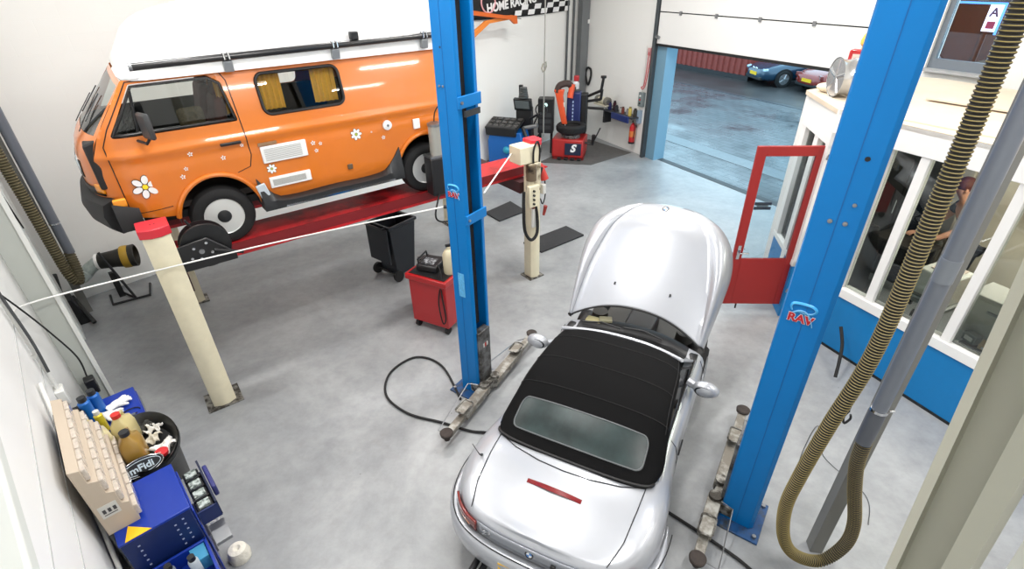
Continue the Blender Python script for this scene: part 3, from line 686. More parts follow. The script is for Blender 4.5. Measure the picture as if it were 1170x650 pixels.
# soft top surface S(u, v)
ST = [(.475, .37, .655, 1.222, 1.17), (.2, .12, .70, 1.275, 1.14), (-.15, -.18, .72, 1.30, 1.13), (-.45, -.44, .74, 1.275, 1.09), (-.65, -.60, .765, 1.20, .985), (-.84, -.75, .785, 1.105, .915), (-1.0, -.88, .785, 1.01, .905), (-1.15, -1.02, .745, .935, .905)]
def st(k, u): return slerp([(i, r[k]) for i, r in enumerate(ST)], u*(len(ST)-1))
def S(u, v, off=0):
    xc, xe, w, zt, ze = (st(k, u) for k in range(5)); a = v*PI/2; sg = 1 if v > 0 else -1
    y = w*sg*abs(math.sin(a))**.80; z = ze+(zt-ze)*abs(math.cos(a))**.62; x = xc+(xe-xc)*abs(v)**2.4
    if off: z += off*.8; x -= off*.3 if u > .5 else 0
    return (x, y, z)
topm = MB().grid(42, 40, lambda u, v: S(u, v*2-1)).build('soft_top', canvas, car, solid=.02, ang=60)
# seams of the soft top
for u in (.12, .30, .50):
    MB().tube([S(u, -1+2*k/30, .004) for k in range(31)], .004, 5).build('roof_seam', mat('seam_black', (16, 16, 17), .8), topm)
for s in (-1, 1):
    MB().tube([S(k/20*.55, s*.80, .004) for k in range(21)], .0045, 5).build('edge_seam', mat('seam_black', (16, 16, 17)), topm)
MB().tube([S(.985, -1+2*k/40, .008) for k in range(41)], .014, 6).build('lower_seal', mat('canvas_hem', (18, 18, 19), .6), topm)
# rear window
w0 = sdf_panel(-.74, .74, .60, .90, .022, lambda v, u: sd_rr(v, u, -.52-.04*(u-.6)/.3, .52+.04*(u-.6)/.3, .625, .875, .06), lambda x, z: 0)
w0.v = [S(u, v, .007) for v, _, u in w0.v]
w0.build('rear_window', mat('rear_plastic_window', (36, 50, 50), .34, 0, spec=.3, var=.45, scale=4), topm)
rr_ = rrect(-.54, .54, .625, .875, .07, 6)
Q = []
for i in range(len(rr_)):
    a, b = rr_[i], rr_[(i+1) % len(rr_)]; kk = max(1, int(abs(a[0]-b[0])/.08))
    for j in range(kk): t = j/kk; Q.append(S(a[1]+(b[1]-a[1])*t, a[0]+(b[0]-a[0])*t, .009))
MB().tube(Q, .007, 6, closed=True).build('window_piping', mat('piping_grey', (96, 100, 102), .5), topm)
# windscreen frame and glass
def ws(t, h):   # t lateral -1..1, h 0 base..1 top
    xb = .98-.20*abs(t)**2.2; xt = .490-.13*abs(t)**2.2; w = .74+(.665-.74)*h
    return (xb+(xt-xb)*h, w*t, .93+(1.225-.93)*h)
MB().grid(20, 6, lambda u, v: ws(u*2-1, v)).build('windscreen', glass('screen_glass', (70, 78, 78), .03), car)
MB().tube([ws(-1, 0)] + [ws(-1, k/4) for k in range(1, 5)] + [ws(-1+2*k/20, .97) for k in range(21)] + [ws(1, 1-k/4) for k in range(1, 5)], .019, 8).build('windscreen_frame', silver, car)
# door glass, belt strip
for s in (-1, 1):
    gl = MB().grid(10, 4, lambda u, v: (-.50+1.22*u - .34*v*max(0, u-.62)/.38 + .03*v*(1-u), s*(.755-.075*v), .885+.245*v)).build('door_glass', glass('door_tint', (110, 118, 116), .12), car)
    MB().tube([(.72, s*.76, .895), (.30, s*.675, 1.16)], .014, 6).build('quarter_bar', black, gl)
    MB().tube([(-.95, s*.765, .902), (-.4, s*.755, .90), (.2, s*.76, .905), (.80, s*.775, .93)], .016, 6).build('belt_strip', mat('belt_trim', (150, 154, 160), .25, .8), car)
    MB().tube([(-.95, s*.752, .912), (-.4, s*.742, .908), (.2, s*.748, .914), (.78, s*.762, .938)], .010, 6).build('belt_rubber', seal, car)
    # door shut lines
    MB().tube([(-.43, s*.775, .885), (-.44, s*.83, .83), (-.45, s*.86, .70), (-.45, s*.862, .45), (-.40, s*.84, .30)], .004, 5).build('door_gap', seal, car)
    MB().tube([(.86, s*.82, .90), (.85, s*.865, .80), (.84, s*.872, .60), (.82, s*.86, .35)], .004, 5).build('door_gap', seal, car)
    MB().cb(-.30, s*.862, .70, .19, .016, .045).build('door_handle', seal, car, bevel=.008)
    # mirrors
    mm = MB(); mm.ball((.33, s*.955, .965), .12, 10, .66, 1.12, .72); mo = mm.build('wing_mirror', silver, car)
    MB().lathe([(.098, -.052), (.098, -.058), (.001, -.058)], (.33, s*.945, .965), 'x', 24, sx=1.0, sy=.62).build('mirror_glass', mat('mirror_face', (60, 66, 72), .05, .9), mo)
    MB().tube([(.42, s*.77, .93), (.38, s*.86, .93), (.34, s*.93, .93)], [.05, .04, .04], 8).build('mirror_foot', silver, mo)
# trunk lid gaps
gap = mat('panel_gap', (30, 31, 33), .6)
def dz(x, y):
    i = min(range(k0+1), key=lambda i: abs(top[k0+i][0]-x)); a = top[k0+i]; v = y/max(abs(a[1]), .05); return a[2] + .035*(1-abs(max(-1, min(1, v)))**2.2) + .003
def gapline(name, pts, r=.0045):
    Q = []
    for a, b in zip(pts, pts[1:]):
        for k in range(10): t = k/10; x, y = a[0]+(b[0]-a[0])*t, a[1]+(b[1]-a[1])*t; Q.append((x, y, dz(x, y)))
    x, y = pts[-1]; Q.append((x, y, dz(x, y))); return MB().tube(Q, r, 5).build(name, gap, car)
gapline('boot_lid_gap', [(-1.07, .70), (-1.3, .69), (-1.6, .665), (-1.82, .60)])
gapline('boot_lid_gap', [(-1.07, -.70), (-1.3, -.69), (-1.6, -.665), (-1.82, -.60)])
gapline('boot_front_gap', [(-1.08, .70), (-1.17, .5), (-1.225, .25), (-1.24, 0), (-1.225, -.25), (-1.17, -.5), (-1.08, -.70)], .0055)
# high brake light
MB().loft([[(-1.45-.012+.03*(abs(y)/.25)**2*0, y, dz(-1.45, y)-.004), (-1.45+.03*0-.035*(1-(y/.25)**2)*.6, y, dz(-1.45, y)+.014*(1-(y/.25)**2)), (-1.425, y, dz(-1.43, y)+.010*(1-(y/.25)**2)), (-1.42, y, dz(-1.42, y)-.004)] for y in [-.25+.5*k/16 for k in range(17)]]).build('brake_light', mat('lens_dark_red', (120, 14, 20), .2, coat=.6), car)
MB().tube([(-1.36, .755, .885), (-1.40, .755, .93), (-1.50, .755, 1.17)], [.014, .006, .003], 6).build('antenna', black, car)
# tail: rear panel recess, lights, bumper
def plan(t, o=0):          # point on rear outline by arclength-like t in -1..1
    i = t*26; s = 1 if i >= 0 else -1; i = abs(i); a = int(i); fr = i-a; p = HP[a]; q = HP[min(a+1, len(HP)-1)]; n = HN[a]
    return (p[0]+(q[0]-p[0])*fr - n[0]*o, s*(p[1]+(q[1]-p[1])*fr - n[1]*o))
def wrap(t0, t1, z0, z1, o, n=16, nz=3):
    return MB().grid(n, nz, lambda u, v: (*plan(t0+(t1-t0)*u, o), z0+(z1-z0)*v))
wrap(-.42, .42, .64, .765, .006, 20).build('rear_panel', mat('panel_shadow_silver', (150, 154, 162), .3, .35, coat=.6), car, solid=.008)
for s in (-1, 1):
    a, b = (.43, .78) if s > 0 else (-.78, -.43)
    tl = wrap(a, b, .615, .735, .014, 14).build('tail_light', mat('lens_red', (120, 34, 28), .15, coat=.8), car, solid=.02)
    wrap(s*.50, s*.66, .635, .665, .018, 10).build('indicator_lens', mat('lens_amber', (205, 120, 60), .2, coat=.6), tl)
    wrap(s*.44, s*.54, .67, .73, .018, 6).build('reverse_lens', mat('lens_clear', (150, 110, 108), .15), tl)
prof_b = [(.0, .60), (.055, .60), (.085, .57), (.095, .50), (.09, .40), (.07, .33), (.03, .25), (-.02, .22)]
rings = [[(*plan(-1.25+2.5*k/60, o*(1-.75*max(0, abs(-1.25+2.5*k/60)-.95)/.3)), z) for o, z in prof_b] for k in range(61)]
MB().loft(rings, caps=False, closed=False).build('rear_bumper', silver, car, ang=60, solid=.01)
MB().tube([(*plan(-1.2+2.4*k/50, .058), .603) for k in range(51)], .005, 5).build('bumper_top_gap', gap, car)
MB().cb(-2.015, 0, .47, .012, .50, .12).build('number_plate', mat('plate_yellow', (240, 190, 30), .4), car)
MB().box(-2.0, -1.97, -.32, .32, .28, .36).build('bumper_insert', mat('bumper_insert', (44, 46, 50), .5), car)
for y in (.42, .50): MB().cyl((-1.9, y, .27), (-2.07, y, .27), .03, n=16).build('exhaust_tip', mat('exhaust', (60, 60, 62), .3, .8), car)
# roundels: black ring, quartered blue and white
def roundel(name, loc, M, r):
    MM = Matrix.Translation(loc) @ M
    o = MB().lathe([(.0001, 0), (r, 0), (r*.97, .004), (.0001, .0045)], M=MM, n=28).build(name, chrome, car)
    MB().lathe([(r*.62, .0046), (r*.92, .0046), (r*.92, .0052), (r*.62, .0052)], M=MM, n=28).build('ring', mat('badge_black', (18, 18, 22), .3), o)
    for k in range(4):
        P = [(0, 0)] + [(r*.6*math.cos(rad(90*k+a)), r*.6*math.sin(rad(90*k+a))) for a in range(0, 91, 15)]
        MB().prism(P, .0045, .0056, M=MM).build('quarter', mat('badge_blue', (70, 130, 200), .3) if k % 2 else vanwhite, o)
roundel('rear_badge', (-1.935, 0, .70), Matrix.Rotation(rad(-80), 4, 'Y'), .042)
text('model_badge', 'Z3', .07, chrome, car, (-1.925, .40, .70), (rad(90), 0, rad(-83)), .003, bold=.002)
MB().cb(-1.945, -.21, .695, .02, .045, .03).build('lock_cover', black, car, bevel=.005)
# wheels
def car_wheel(x, y, s):
    w = bpy.data.objects.new('wheel', None); w.empty_display_size = .1; C.objects.link(w); w.parent = car; w.location = (x, y, .31)
    if s > 0: w.rotation_euler = (0, 0, PI)
    MB().lathe([(.205, .01), (.235, 0), (.28, 0), (.305, .03), (.31, .06), (.31, .16), (.305, .19), (.28, .215), (.2, .2)], axis='y', n=36).build('tyre', tyrem, w)
    mb = MB(); mb.lathe([(.205, .01), (.195, .03), (.19, .18)], axis='y', n=36)
    for k in range(5):
        a = 2*PI*k/5; mb.tube([(0, .03, 0), (.19*math.cos(a), .02, .19*math.sin(a))], [.05, .032], 8)
    mb.lathe([(.05, .02), (.04, .0), (.001, 0)], axis='y', n=20)
    mb.build('alloy_rim', mat('alloy', (170, 172, 176), .3, .8), w)
for x in (-1.19, 1.45):
    car_wheel(x, -.865, -1); car_wheel(x, .865, 1)
# front end under the raised bonnet
eng = mat('engine_dark', (30, 30, 32), .5, .2, dirt=(70, 68, 64), dirt_amt=-.3, scale=12)
fe = MB().box(.95, 2.0, -.55, .55, .25, .62).build('engine_bay', eng, car, bevel=.03)
MB().box(1.15, 1.75, -.18, .20, .60, .80).build('engine_block', mat('engine_cover', (46, 46, 48), .4), fe, bevel=.03)
MB().box(1.02, 1.14, .42, .62, .86, .94).build('fluid_reservoir', mat('reservoir', (180, 172, 130), .4), fe, bevel=.02)
MB().cb(1.12, .38, .93, .10, .16, .06, 20).build('fuse_box', mat('fuse', (150, 146, 120), .5), fe, bevel=.01)
for s in (-1, 1):
    MB().cyl((1.45, s*.55, .55), (1.45, s*.55, .82), .13, .10).build('strut_tower', eng, fe)
    MB().grid(12, 2, lambda u, v: (1.45+.36*math.cos(PI*u), s*(.62+.20*v), .32+.40*math.sin(PI*u))).build('wheel_liner', seal, fe, solid=.01)
mb = MB(); mb.grid(24, 5, lambda u, v: ((1.22-.25*abs(u*2-1)**2.2) - .24*(1-v)*1.0, (u*2-1)*.78, .90+.03*math.sin(v*PI)+.0*v)); mb.build('scuttle_grille', mat('scuttle_black', (22, 22, 24), .5), car, solid=.02)
for a, b in (((1.0, .15, .95), (.93, .62, .965)), ((1.0, -.35, .95), (1.02, .12, .965))):
    MB().tube([a, ((a[0]+b[0])/2+.02, (a[1]+b[1])/2, .985), b], .011, 6).build('wiper', black, car)
fo = [(1.05, .84), (1.3, .86), (1.6, .85), (1.8, .80), (1.95, .70), (2.08, .52), (2.14, .28), (2.16, 0)]
FO = dens(fo, 3); FN = [(-1 if False else 0, 0)]*len(FO)
pl = [(x, -y) for x, y in FO] + [(x, y) for x, y in FO[::-1]][1:]
rings = []
for k, (x, y) in enumerate(pl):
    sc = 1
    if math.hypot(x-1.45, 0) < .36: zt = .30+.34*0; 
    rings.append([(x*1.0-.02, y*.97, .56), (x, y, .52), (x+.01, y*1.01, .42), (x, y*1.0, .30), (x-.03, y*.97, .20)])
keep = [r for r in rings if r[0][0] > 1.80]
MB().loft(keep, caps=False, closed=False).build('front_bumper', silver, car, solid=.02, ang=60)
# raised clamshell bonnet
TH = rad(47)
def H3(U, Y, Wn): return (1.0+U*math.cos(TH)-Wn*math.sin(TH), Y+.02, .98+U*math.sin(TH)+Wn*math.cos(TH))
def crease(U): return slerp([(-.1, .785), (0, .775), (.35, .76), (.7, .73), (1.0, .665), (1.25, .59), (1.5, .45), (1.7, .30)], U)
def outer(U): return slerp([(-.1, .82), (0, .835), (.3, .87), (.6, .905), (.95, .935), (1.2, .90), (1.4, .80), (1.55, .66), (1.66, .46), (1.72, .30)], U)
UE = 1.70
def hd(u, v, off=0):
    s = 1 if v >= 0 else -1; a = abs(v)
    U0 = .245*(1-min(a/.6, 1)**2.3) if a < .6 else 0
    U = U0 + (UE-.06*a*a - U0)*u
    ye, yo = crease(U), outer(U)
    if a <= .6: y = ye*(a/.6); w = .045*(1-(a/.6)**2) + (.0)
    else:
        t = (a-.6)/.4; y = ye+(yo-ye)*math.sin(min(1, t*1.02)*PI/2); dep = slerp([(0, .20), (.5, .26), (1.0, .34), (1.4, .30), (1.7, .2)], U)
        bul = .055*math.sin(min(1, U/1.5)*PI)**.7 if U < 1.5 else 0
        w = -.012*math.exp(-(t/.05)**2) + bul*math.sin(min(1, t*1.6)*PI)*(1 if t < .625 else 0) - dep*max(0, (t-.18)/.82)**1.9
    nose_ = max(0, (U-1.22)/(UE-1.22)); w -= .22*nose_**2.2
    return H3(U, s*y*(1-off*.8), w-off)
MB().grid(30, 40, lambda u, v: hd(.01+u*.96, v*2-1, .035)).build('bonnet_shade_layer', mat('bonnet_shade_black', (16, 16, 17), .9), car)  # black layer added below the bonnet skin to paint the gap's shade
bon = MB().grid(48, 60, lambda u, v: hd(u, v*2-1)).build('bonnet', silver, car, solid=.018, ang=50)
for s in (-1, 1):
    Q = []
    for k in range(31):
        p = hd(k/30*.93, s*.602); Q.append((p[0]-.003, p[1], p[2]+.003))
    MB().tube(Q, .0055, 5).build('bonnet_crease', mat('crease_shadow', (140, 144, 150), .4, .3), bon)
    p = hd(.20, s*.27); MB().cb(p[0]-.006, p[1], p[2]+.006, .035, .022, .016, 0, -47).build('washer_jet', black, bon, bevel=.004)
    k = hd(1.0, s*.12); MB().lathe([(.09, -.02), (.10, 0), (.09, .02)], (k[0]-.06, k[1], k[2]-.12), 'x', 20, sx=.75, sy=.9).build('kidney_grille', chrome, bon)
p = hd(.93, 0); 
q = hd(.93, 0)
MMn = Matrix.Rotation(-TH, 4, 'Y') @ Matrix.Rotation(rad(18), 4, 'Y')
def roundel_b():
    global car
    roundel('bonnet_badge', (p[0]-.004, p[1], p[2]+.006), MMn, .045)
roundel_b()
MB().tube([hd(0, -1+2*k/50) for k in range(51)], .012, 6).build('bonnet_rear_seal', seal, bon)
# ================================================================ BLUE TWO-POST LIFT (each post with its carriage and arms is a thing)
bl_l = mat('lift_blue', (0, 110, 180), .42, var=.03, scale=3, spec=.3)
bl_d = mat('lift_blue_plate', (20, 70, 120), .5, dirt=(50, 54, 56), dirt_amt=.3, scale=10)
armm = mat('arm_worn', (168, 167, 160), .5, .2, dirt=(120, 114, 104), dirt_amt=.1, scale=9)
def lift_post(label, x, y, w, s, H_, arms, straps):
    # s = +1: open side towards +x (between the posts)
    t = thing('lift_post', label, 'car lift', 'lift', (x, y, 0), 0, 'posts of the blue two-post lift')
    a, d = w/2, .14
    P = [(-a, -d+.03), (-a+.03, -d), (a-.01, -d), (a, -d+.02), (a, -d+.05), (a-.02, -d+.05), (a-.03, -d+.02), (-a+.035, -d+.02), (-a+.02, -d+.035),
         (-a+.02, d-.035), (-a+.035, d-.02), (a-.03, d-.02), (a-.02, d-.05), (a, d-.05), (a, d-.02), (a-.01, d), (-a+.03, d), (-a, d-.03)]
    if s < 0: P = [(-px, py) for px, py in P][::-1]
    MB().prism(P, .02, H_).build('column', bl_l, t, bevel=.004)
    MB().box(-.002, .002, -d-.0022, -d+.001, .02, H_).build('fold_line', mat('fold_blue', (0, 84, 150), .5), t)
    MB().box(-.21*s, .19*s, -.25, .20, 0, .02).build('base_plate', bl_d, t, bevel=.004)
    for dx in (-.17, .16):
        for dy in (-.20, .16): MB().cyl((dx*s, dy, .02), (dx*s, dy, .045), .018, n=6).build('anchor_bolt', steel, t)
    MB().box(.0, .03*s, .02, .08, .9, H_).build('hose_track', rubber, t)
    for z in straps:
        st_ = MB().box(a*s, (a+.022)*s, -.15, .15, z, z+.10).build('cross_strap', bl_l, t, bevel=.004)
        for yy in (-.12,): MB().cyl(((a+.02)*s, yy, z+.05), ((a+.035)*s, yy, z+.05), .014, n=8).build('strap_bolt', steel, st_)
    MB().box((a-.06)*s, (a+.03)*s, -.10, .10, .06, .88).build('carriage', mat('carriage_grey', (120, 122, 124), .4, .5, dirt=(60, 58, 56), dirt_amt=.2), t, bevel=.01)
    MB().box((a-.10)*s, (a+.10)*s, -.15, .15, .05, .17).build('arm_head', dirtysteel, t, bevel=.012)
    for (px, py, mir) in arms:
        o = Vector(((a+.07)*s, .10 if py > 0 else -.10, .12)); e = Vector((px, py, .12)); dv = (e-o); L = dv.length; u = dv/L; sd = Vector((-u.y, u.x, 0))
        r = MB(); r.beam(o-u*.03, o+u*(L*.60), .12, .085); ar = r.build('swing_arm', armm, t, bevel=.008)
        MB().beam(o+u*(L*.45), o+u*(L*.97), .085, .06).build('arm_extension', armm, ar, bevel=.008)
        MB().cyl(o-Vector((0, 0, .07)), o+Vector((0, 0, .08)), .055, n=18).build('pivot_pin', dirtysteel, ar)
        pd = MB().lathe([(.03, -.05), (.04, 0), (.065, .02), (.07, .05), (.06, .058), (.001, .055)], e, n=22).build('lift_pad', mat('pad_rubber', (52, 44, 40), .8, var=.3, scale=20), ar)
        # raised stirrup plate, wire foot guard
        c = o+u*(L*.55)+sd*(.0)*mir; ang = math.atan2(u.y, u.x)
        M = Matrix.Translation((c.x, c.y, .215)) @ Matrix.Rotation(ang, 4, 'Z')
        MB().prism(rrect(-.095, .095, -.055, .055, .03), -.004, .004, M=M).build('tread_plate', armm, ar)
        MB().tube([M @ Vector((x_, y_, .012)) for x_, y_ in rrect(-.10, .10, -.06, .06, .03)], .009, 6, closed=True).build('tread_rim', dirtysteel, ar)
        MB().beam(Vector((c.x, c.y, .16)), Vector((c.x, c.y, .215)), .05, .05, up=(1, 0, 0)).build('tread_block', dirtysteel, ar)
        q = [o+u*.05+sd*.06*mir+Vector((0, 0, .08)), o+u*.10+sd*.16*mir+Vector((0, 0, .10)), o+u*(L*.9)+sd*.17*mir+Vector((0, 0, -.08)), o+u*(L*.93)+sd*.05*mir+Vector((0, 0, -.02))]
        MB().tube(q, .006, 6).build('foot_guard', steel, ar)
    return t
pL = lift_post('tall blue lift post before the orange van, open channel with two cross straps', 0, 0, .26, 1, 5.4, [(.30, -.88, -1), (.10, 1.05, 1)], (3.25, 2.18))
pR = lift_post('broad blue lift post on the mirror side of the roadster, plain front with two bolts', 3.02, 0, .285, -1, 5.4, [(2.86-3.02, -.75, 1), (2.74-3.02, 1.15, -1)], ())
MB().lathe([(.012, 0), (.011, -.006), (.001, -.008)], (.06, -.141, 3.05), 'y').build('face_bolt', steel, pR)
for dx in (-.035, .045): MB().lathe([(.014, 0), (.013, -.006), (.001, -.008)], (dx, -.141, 2.93), 'y').build('face_bolt', steel, pR)
MB().lathe([(.014, 0), (.001, -.001)], (.045, -.1425, 3.32), 'y').build('face_hole', seal, pR)
for dx in (-.06, -.02): MB().lathe([(.01, 0), (.009, -.006), (.001, -.008)], (dx, -.141, 3.42), 'y').build('face_bolt', steel, pL)
MB().lathe([(.009, 0), (.001, -.001)], (-.02, -.1425, 3.72), 'y').build('face_hole', seal, pL)
def logo(par, x, z, k):
    lb = mat('logo_light', (120, 185, 225), .4); lr = mat('logo_red', (176, 24, 36), .4); w = mat('logo_white', (235, 238, 240), .4); lc = mat('logo_cyan', (60, 165, 225), .4)
    o = text('logo_lettering_edge', 'RAV', .082*k, w, par, (x, -.1445, z), (rad(90), 0, 0), .0008, bold=.006*k)
    a_ = text('logo_lettering', 'RAV', .082*k, lr, par, (x, -.1465, z), (rad(90), 0, 0), .0008, bold=.0035*k)
    # car-roof sweep above the letters
    def sweep(r, m, y, nm):
        pts = [(-.065, .055), (-.075, .085), (-.06, .11), (.0, .118), (.055, .112), (.08, .085), (.06, .055), (.015, .045), (-.02, .05), (-.05, .035)]
        return MB().tube(spline([(x+a*k, y, z+b*k) for a, b in pts], 6), r*k, 6, flat=.3).build(nm, m, par)
    sweep(.012, lb, -.1425, 'logo_sweep_edge'); sweep(.0095, lc, -.1445, 'logo_sweep')
    MB().tube(spline([(x+a*k, -.1425, z+b*k) for a, b in [(-.05, .04), (-.02, .062), (.02, .06), (.05, .03), (.07, -.01), (.08, -.04)]], 6), .010*k, 6, flat=.3).build('logo_stroke', lb, par)
logo(pL, .0, 2.46, .85); logo(pR, -.02, 2.22, 1.0)
MB().box(-.03, .05, -.143, -.1405, 1.34, 1.62).build('caution_label', mat('label_blue', (90, 170, 220), .4, var=.2, scale=60), pL)
MB().box(.156, .175, -.10, .10, 3.18, 3.23).build('name_label', mat('label_dark', (40, 44, 48), .4), pL)
for i in range(3): MB().box(.152+.009, .1635, -.03+.03*i, -.015+.03*i, .66, .71).build('warning_sticker', mat('stk%d' % i, ((220, 220, 218), (200, 60, 50), (225, 225, 222))[i], .5), pL)
MB().cyl((-.13, -.1, 2.30), (-.16, -.12, 2.30), .018).build('rope_hook', dark, pL)
# hinged blue guard brackets seen on the edge of the right post belong to the office doorway: see the door
# air hoses on the floor
hs = MB().tube(spline([(-.62, 4.40, .02), (-.9, 5.0, .02), (-1.25, 5.18, .02), (-1.52, 4.9, .02), (-1.50, 4.5, .02), (-1.2, 4.2, .02), (-.8, 4.05, .02), (-.48, 3.92, .02), (-.20, 3.86, .02), (.5, 3.55, .02), (1.2, 3.05, .02), (1.75, 2.55, .02), (1.95, 2.30, .02), (2.2, 1.9, .02)]), .014, 8).build('air_hose', rubber)
tag(hs, 'black air hose looping on the floor from the blue post under the roadster', 'hose')
# fine wire lying on the floor beside the exhaust hose
ww = MB().tube(spline([(2.65, 3.2, .008), (2.95, 3.6, .008), (3.25, 3.9, .008), (3.1, 3.5, .008), (3.25, 3.05, .008), (3.1, 2.75, .008)]), .003, 5).build('thin_cable', dark)
tag(ww, 'thin dark wire curling on the floor behind the ribbed exhaust hose', 'cable')
# ================================================================ OFFICE BOOTH (local x along the front wall, y into the office)
wp = mat('office_white', (236, 236, 234), .45)
ob = mat('office_blue', (0, 120, 186), .45, var=.03)
def ost(o): put(o, 'office', (0, 0, 0)); return struct(o)
ost(MB().box(.0, 3.6, 0, .10, .03, .75).build('wall_office', ob))
ost(MB().box(.0, 3.6, -.006, .10, 0, .035).build('baseboard_office', mat('kick_black', (24, 26, 28), .5)))
ost(MB().box(-.0, 3.6, -.03, .13, .75, .865).build('trim_6', wp, bevel=.006))
ost(MB().box(-.72, 3.6, -.02, .12, 2.57, 2.83).build('trim_7', wp, bevel=.006))
# mullions and window panes
for i, (a, b) in enumerate(((-.07, .0), (.29, .38), (1.13, 1.22), (2.1, 2.19), (3.0, 3.09))):
    ost(MB().box(a, b, .0, .10, .865 if a > -.05 else 0, 2.57).build('trim_%d' % (8+i), wp, bevel=.006))
gl_o = glass('office_glass', (225, 232, 230), .07)
for i, (a, b) in enumerate(((.0, .29), (.38, 1.13), (1.22, 2.1), (2.19, 3.0))):
    ost(MB().box(a, b, .05, .056, .865, 2.57).build('window_%d' % (2+i), gl_o))
# chamfered corner bay: from (-.70,0) to (-1.55,.58)
A, B = Vector((-1.55, .58, 0)), Vector((-.70, 0, 0)); dA = (A-B); LA = dA.length; ca = math.degrees(math.atan2(dA.y, dA.x))
def ch(x0, x1, y0, y1, z0, z1, name, m, **k):
    o = MB().box(x0, x1, y0, y1, z0, z1).build(name, m, **k); o.location = W('office', B.x, B.y, 0); o.rotation_euler = (0, 0, rad(FR['office'][2]+ca)); return struct(o)
ch(0, LA, -.10, .0, 0, .80, 'wall_corner', ob); ch(-.02, LA+.02, -.12, .02, 2.42, 2.83, 'trim_13', wp); ch(0, .10, -.10, .01, .80, 2.42, 'trim_14', wp); ch(LA-.16, LA, -.10, .01, .80, 2.42, 'trim_15', wp)
ch(.36, .50, -.10, .01, 0, 2.42, 'trim_16', wp)
ch(.0, LA, -.10, .015, .80, .87, 'trim_17', wp); ch(.10, LA-.16, -.05, -.045, .87, 2.42, 'window_6', gl_o)
# side wall towards the garage door and inner walls
t = MB().box(-1.60, -1.50, .56, 2.6, 0, 2.80).build('wall_side', wp); ost(t)
ost(MB().box(-1.5, 3.6, 2.38, 2.46, 0, 2.78).build('wall_office_back', mat('office_beige', (206, 196, 180), .7)))
ost(MB().prism([(-.7, .02), (-1.5, .58), (-1.5, 2.4), (3.6, 2.4), (3.6, .02)], 0, .12).build('floor_office', mat('office_floor', (120, 122, 124), .5)))
ost(MB().box(3.6, 3.7, 0, 2.5, 0, 2.83).build('wall_office_end', wp))
ply = mat('roof_plywood', (216, 201, 180), .65, var=.06, scale=3)
ost(MB().prism([(-.72, -.02), (-1.62, .56), (-1.75, 2.55), (-1.3, 2.78), (3.7, 2.70), (3.7, -.02)], 2.78, 2.832).build('ceiling_office', ply))
def sheet(lab, x, y, sx, sy, rot, z):
    o = MB().box(-sx/2, sx/2, -sy/2, sy/2, 0, .015).build('plywood_sheet', ply); put(o, 'office', (x, y, z), rot); tag(o, lab, 'board', 'plywood sheets on the office roof'); return o
sheet('pale plywood sheet on the office roof, nearest its front edge', 1.3, .75, 3.4, 1.0, 6, 2.833)
sheet('pale plywood sheet on the office roof, touching the sill of the high window', 1.2, 1.92, 3.6, 1.0, 7, 2.85)
# office lamp (its light is on in the photograph)
t = thing('office_light', 'flat white light panel on the office ceiling', 'light', 'office', (1.2, 1.3, 2.72))
MB().box(-.5, .5, -.12, .12, 0, .05).build('lamp_housing', wp, t, bevel=.01)
MB().box(-.47, .47, -.10, .10, -.004, 0).build('diffuser', mat('panel_glow', (255, 246, 232), .5, emis=3), t)
lamp('office_lamp', W('office', 1.2, 1.3, 2.68), rad(-66.6), .9, .2, 60, (1, .9, .78))
# ---- red door, open towards the hall
hx = Vector((3.789, 6.045, .15)); fx_ = Vector((3.073, 6.083, .15)); da = fx_-hx; wd_ = .80
d = bpy.data.objects.new('door_2', None); C.objects.link(d); d.location = hx; d.rotation_euler = (0, 0, math.atan2(da.y, da.x)); struct(d)
rd = mat('door_red', (156, 36, 34), .45)
H_ = 2.24; Wd = .82
mb = MB(); P = [(0, 0), (Wd, 0), (Wd, H_), (0, H_)]
MB().box(0, .115, -.02, .02, .0, H_).build('hinge_stile', rd, d, bevel=.004); MB().box(Wd-.115, Wd, -.02, .02, 0, H_).build('lock_stile', rd, d, bevel=.004)
MB().box(.115, Wd-.115, -.02, .02, H_-.12, H_).build('top_rail', rd, d, bevel=.004); MB().box(.115, Wd-.115, -.018, .018, 0, .72).build('bottom_panel', rd, d, bevel=.004)
MB().box(.115, Wd-.115, -.004, .004, .72, H_-.12).build('pane', glass('door_glass', (238, 244, 246), .05), d)
hd_ = MB().tube([(Wd-.06, .02, .83), (Wd-.06, .07, .83), (Wd-.17, .075, .83)], .011, 8).build('door_handle', chrome, d)
MB().box(Wd-.08, Wd-.04, .018, .026, .72, .92).build('handle_plate', chrome, hd_)
mb = MB(); mb.tube([(Wd-.06, -.02, .83), (Wd-.06, -.07, .83), (Wd-.17, -.075, .83)], .011, 8); mb.build('door_handle', chrome, d)
MB().box(Wd-.34, Wd-.13, -.012, -.005, 1.48, 1.52).build('sign_strip', mat('sticker_navy', (20, 44, 84), .4), d)
MB().box(Wd-.34, Wd-.13, -.012, -.005, 1.42, 1.46).build('sign_strip', mat('sticker_navy', (20, 44, 84)), d)
MB().box(Wd-.30, Wd-.16, -.013, -.005, 1.462, 1.478).build('sign_band', mat('sticker_pale', (200, 215, 225), .4), d)
MB().cyl((.62, 0, 0), (.62, 0, -.08), .012).build('door_bolt', dark, d)
hb = mat('hinge_blue', (30, 90, 150), .4)
for z in (.28, 2.14):
    o = MB(); o.box(-.05, .05, -.05, .05, -.09, .09); o = o.build('trim_18', hb, bevel=.008); o.location = hx + Vector((.05, -.02, z)); struct(o)
    q_ = MB().tube([(-.06, -.05, -.06), (-.09, -.08, -.02), (-.06, -.06, .05)], .012, 6).build('hinge_hook', steel, o)
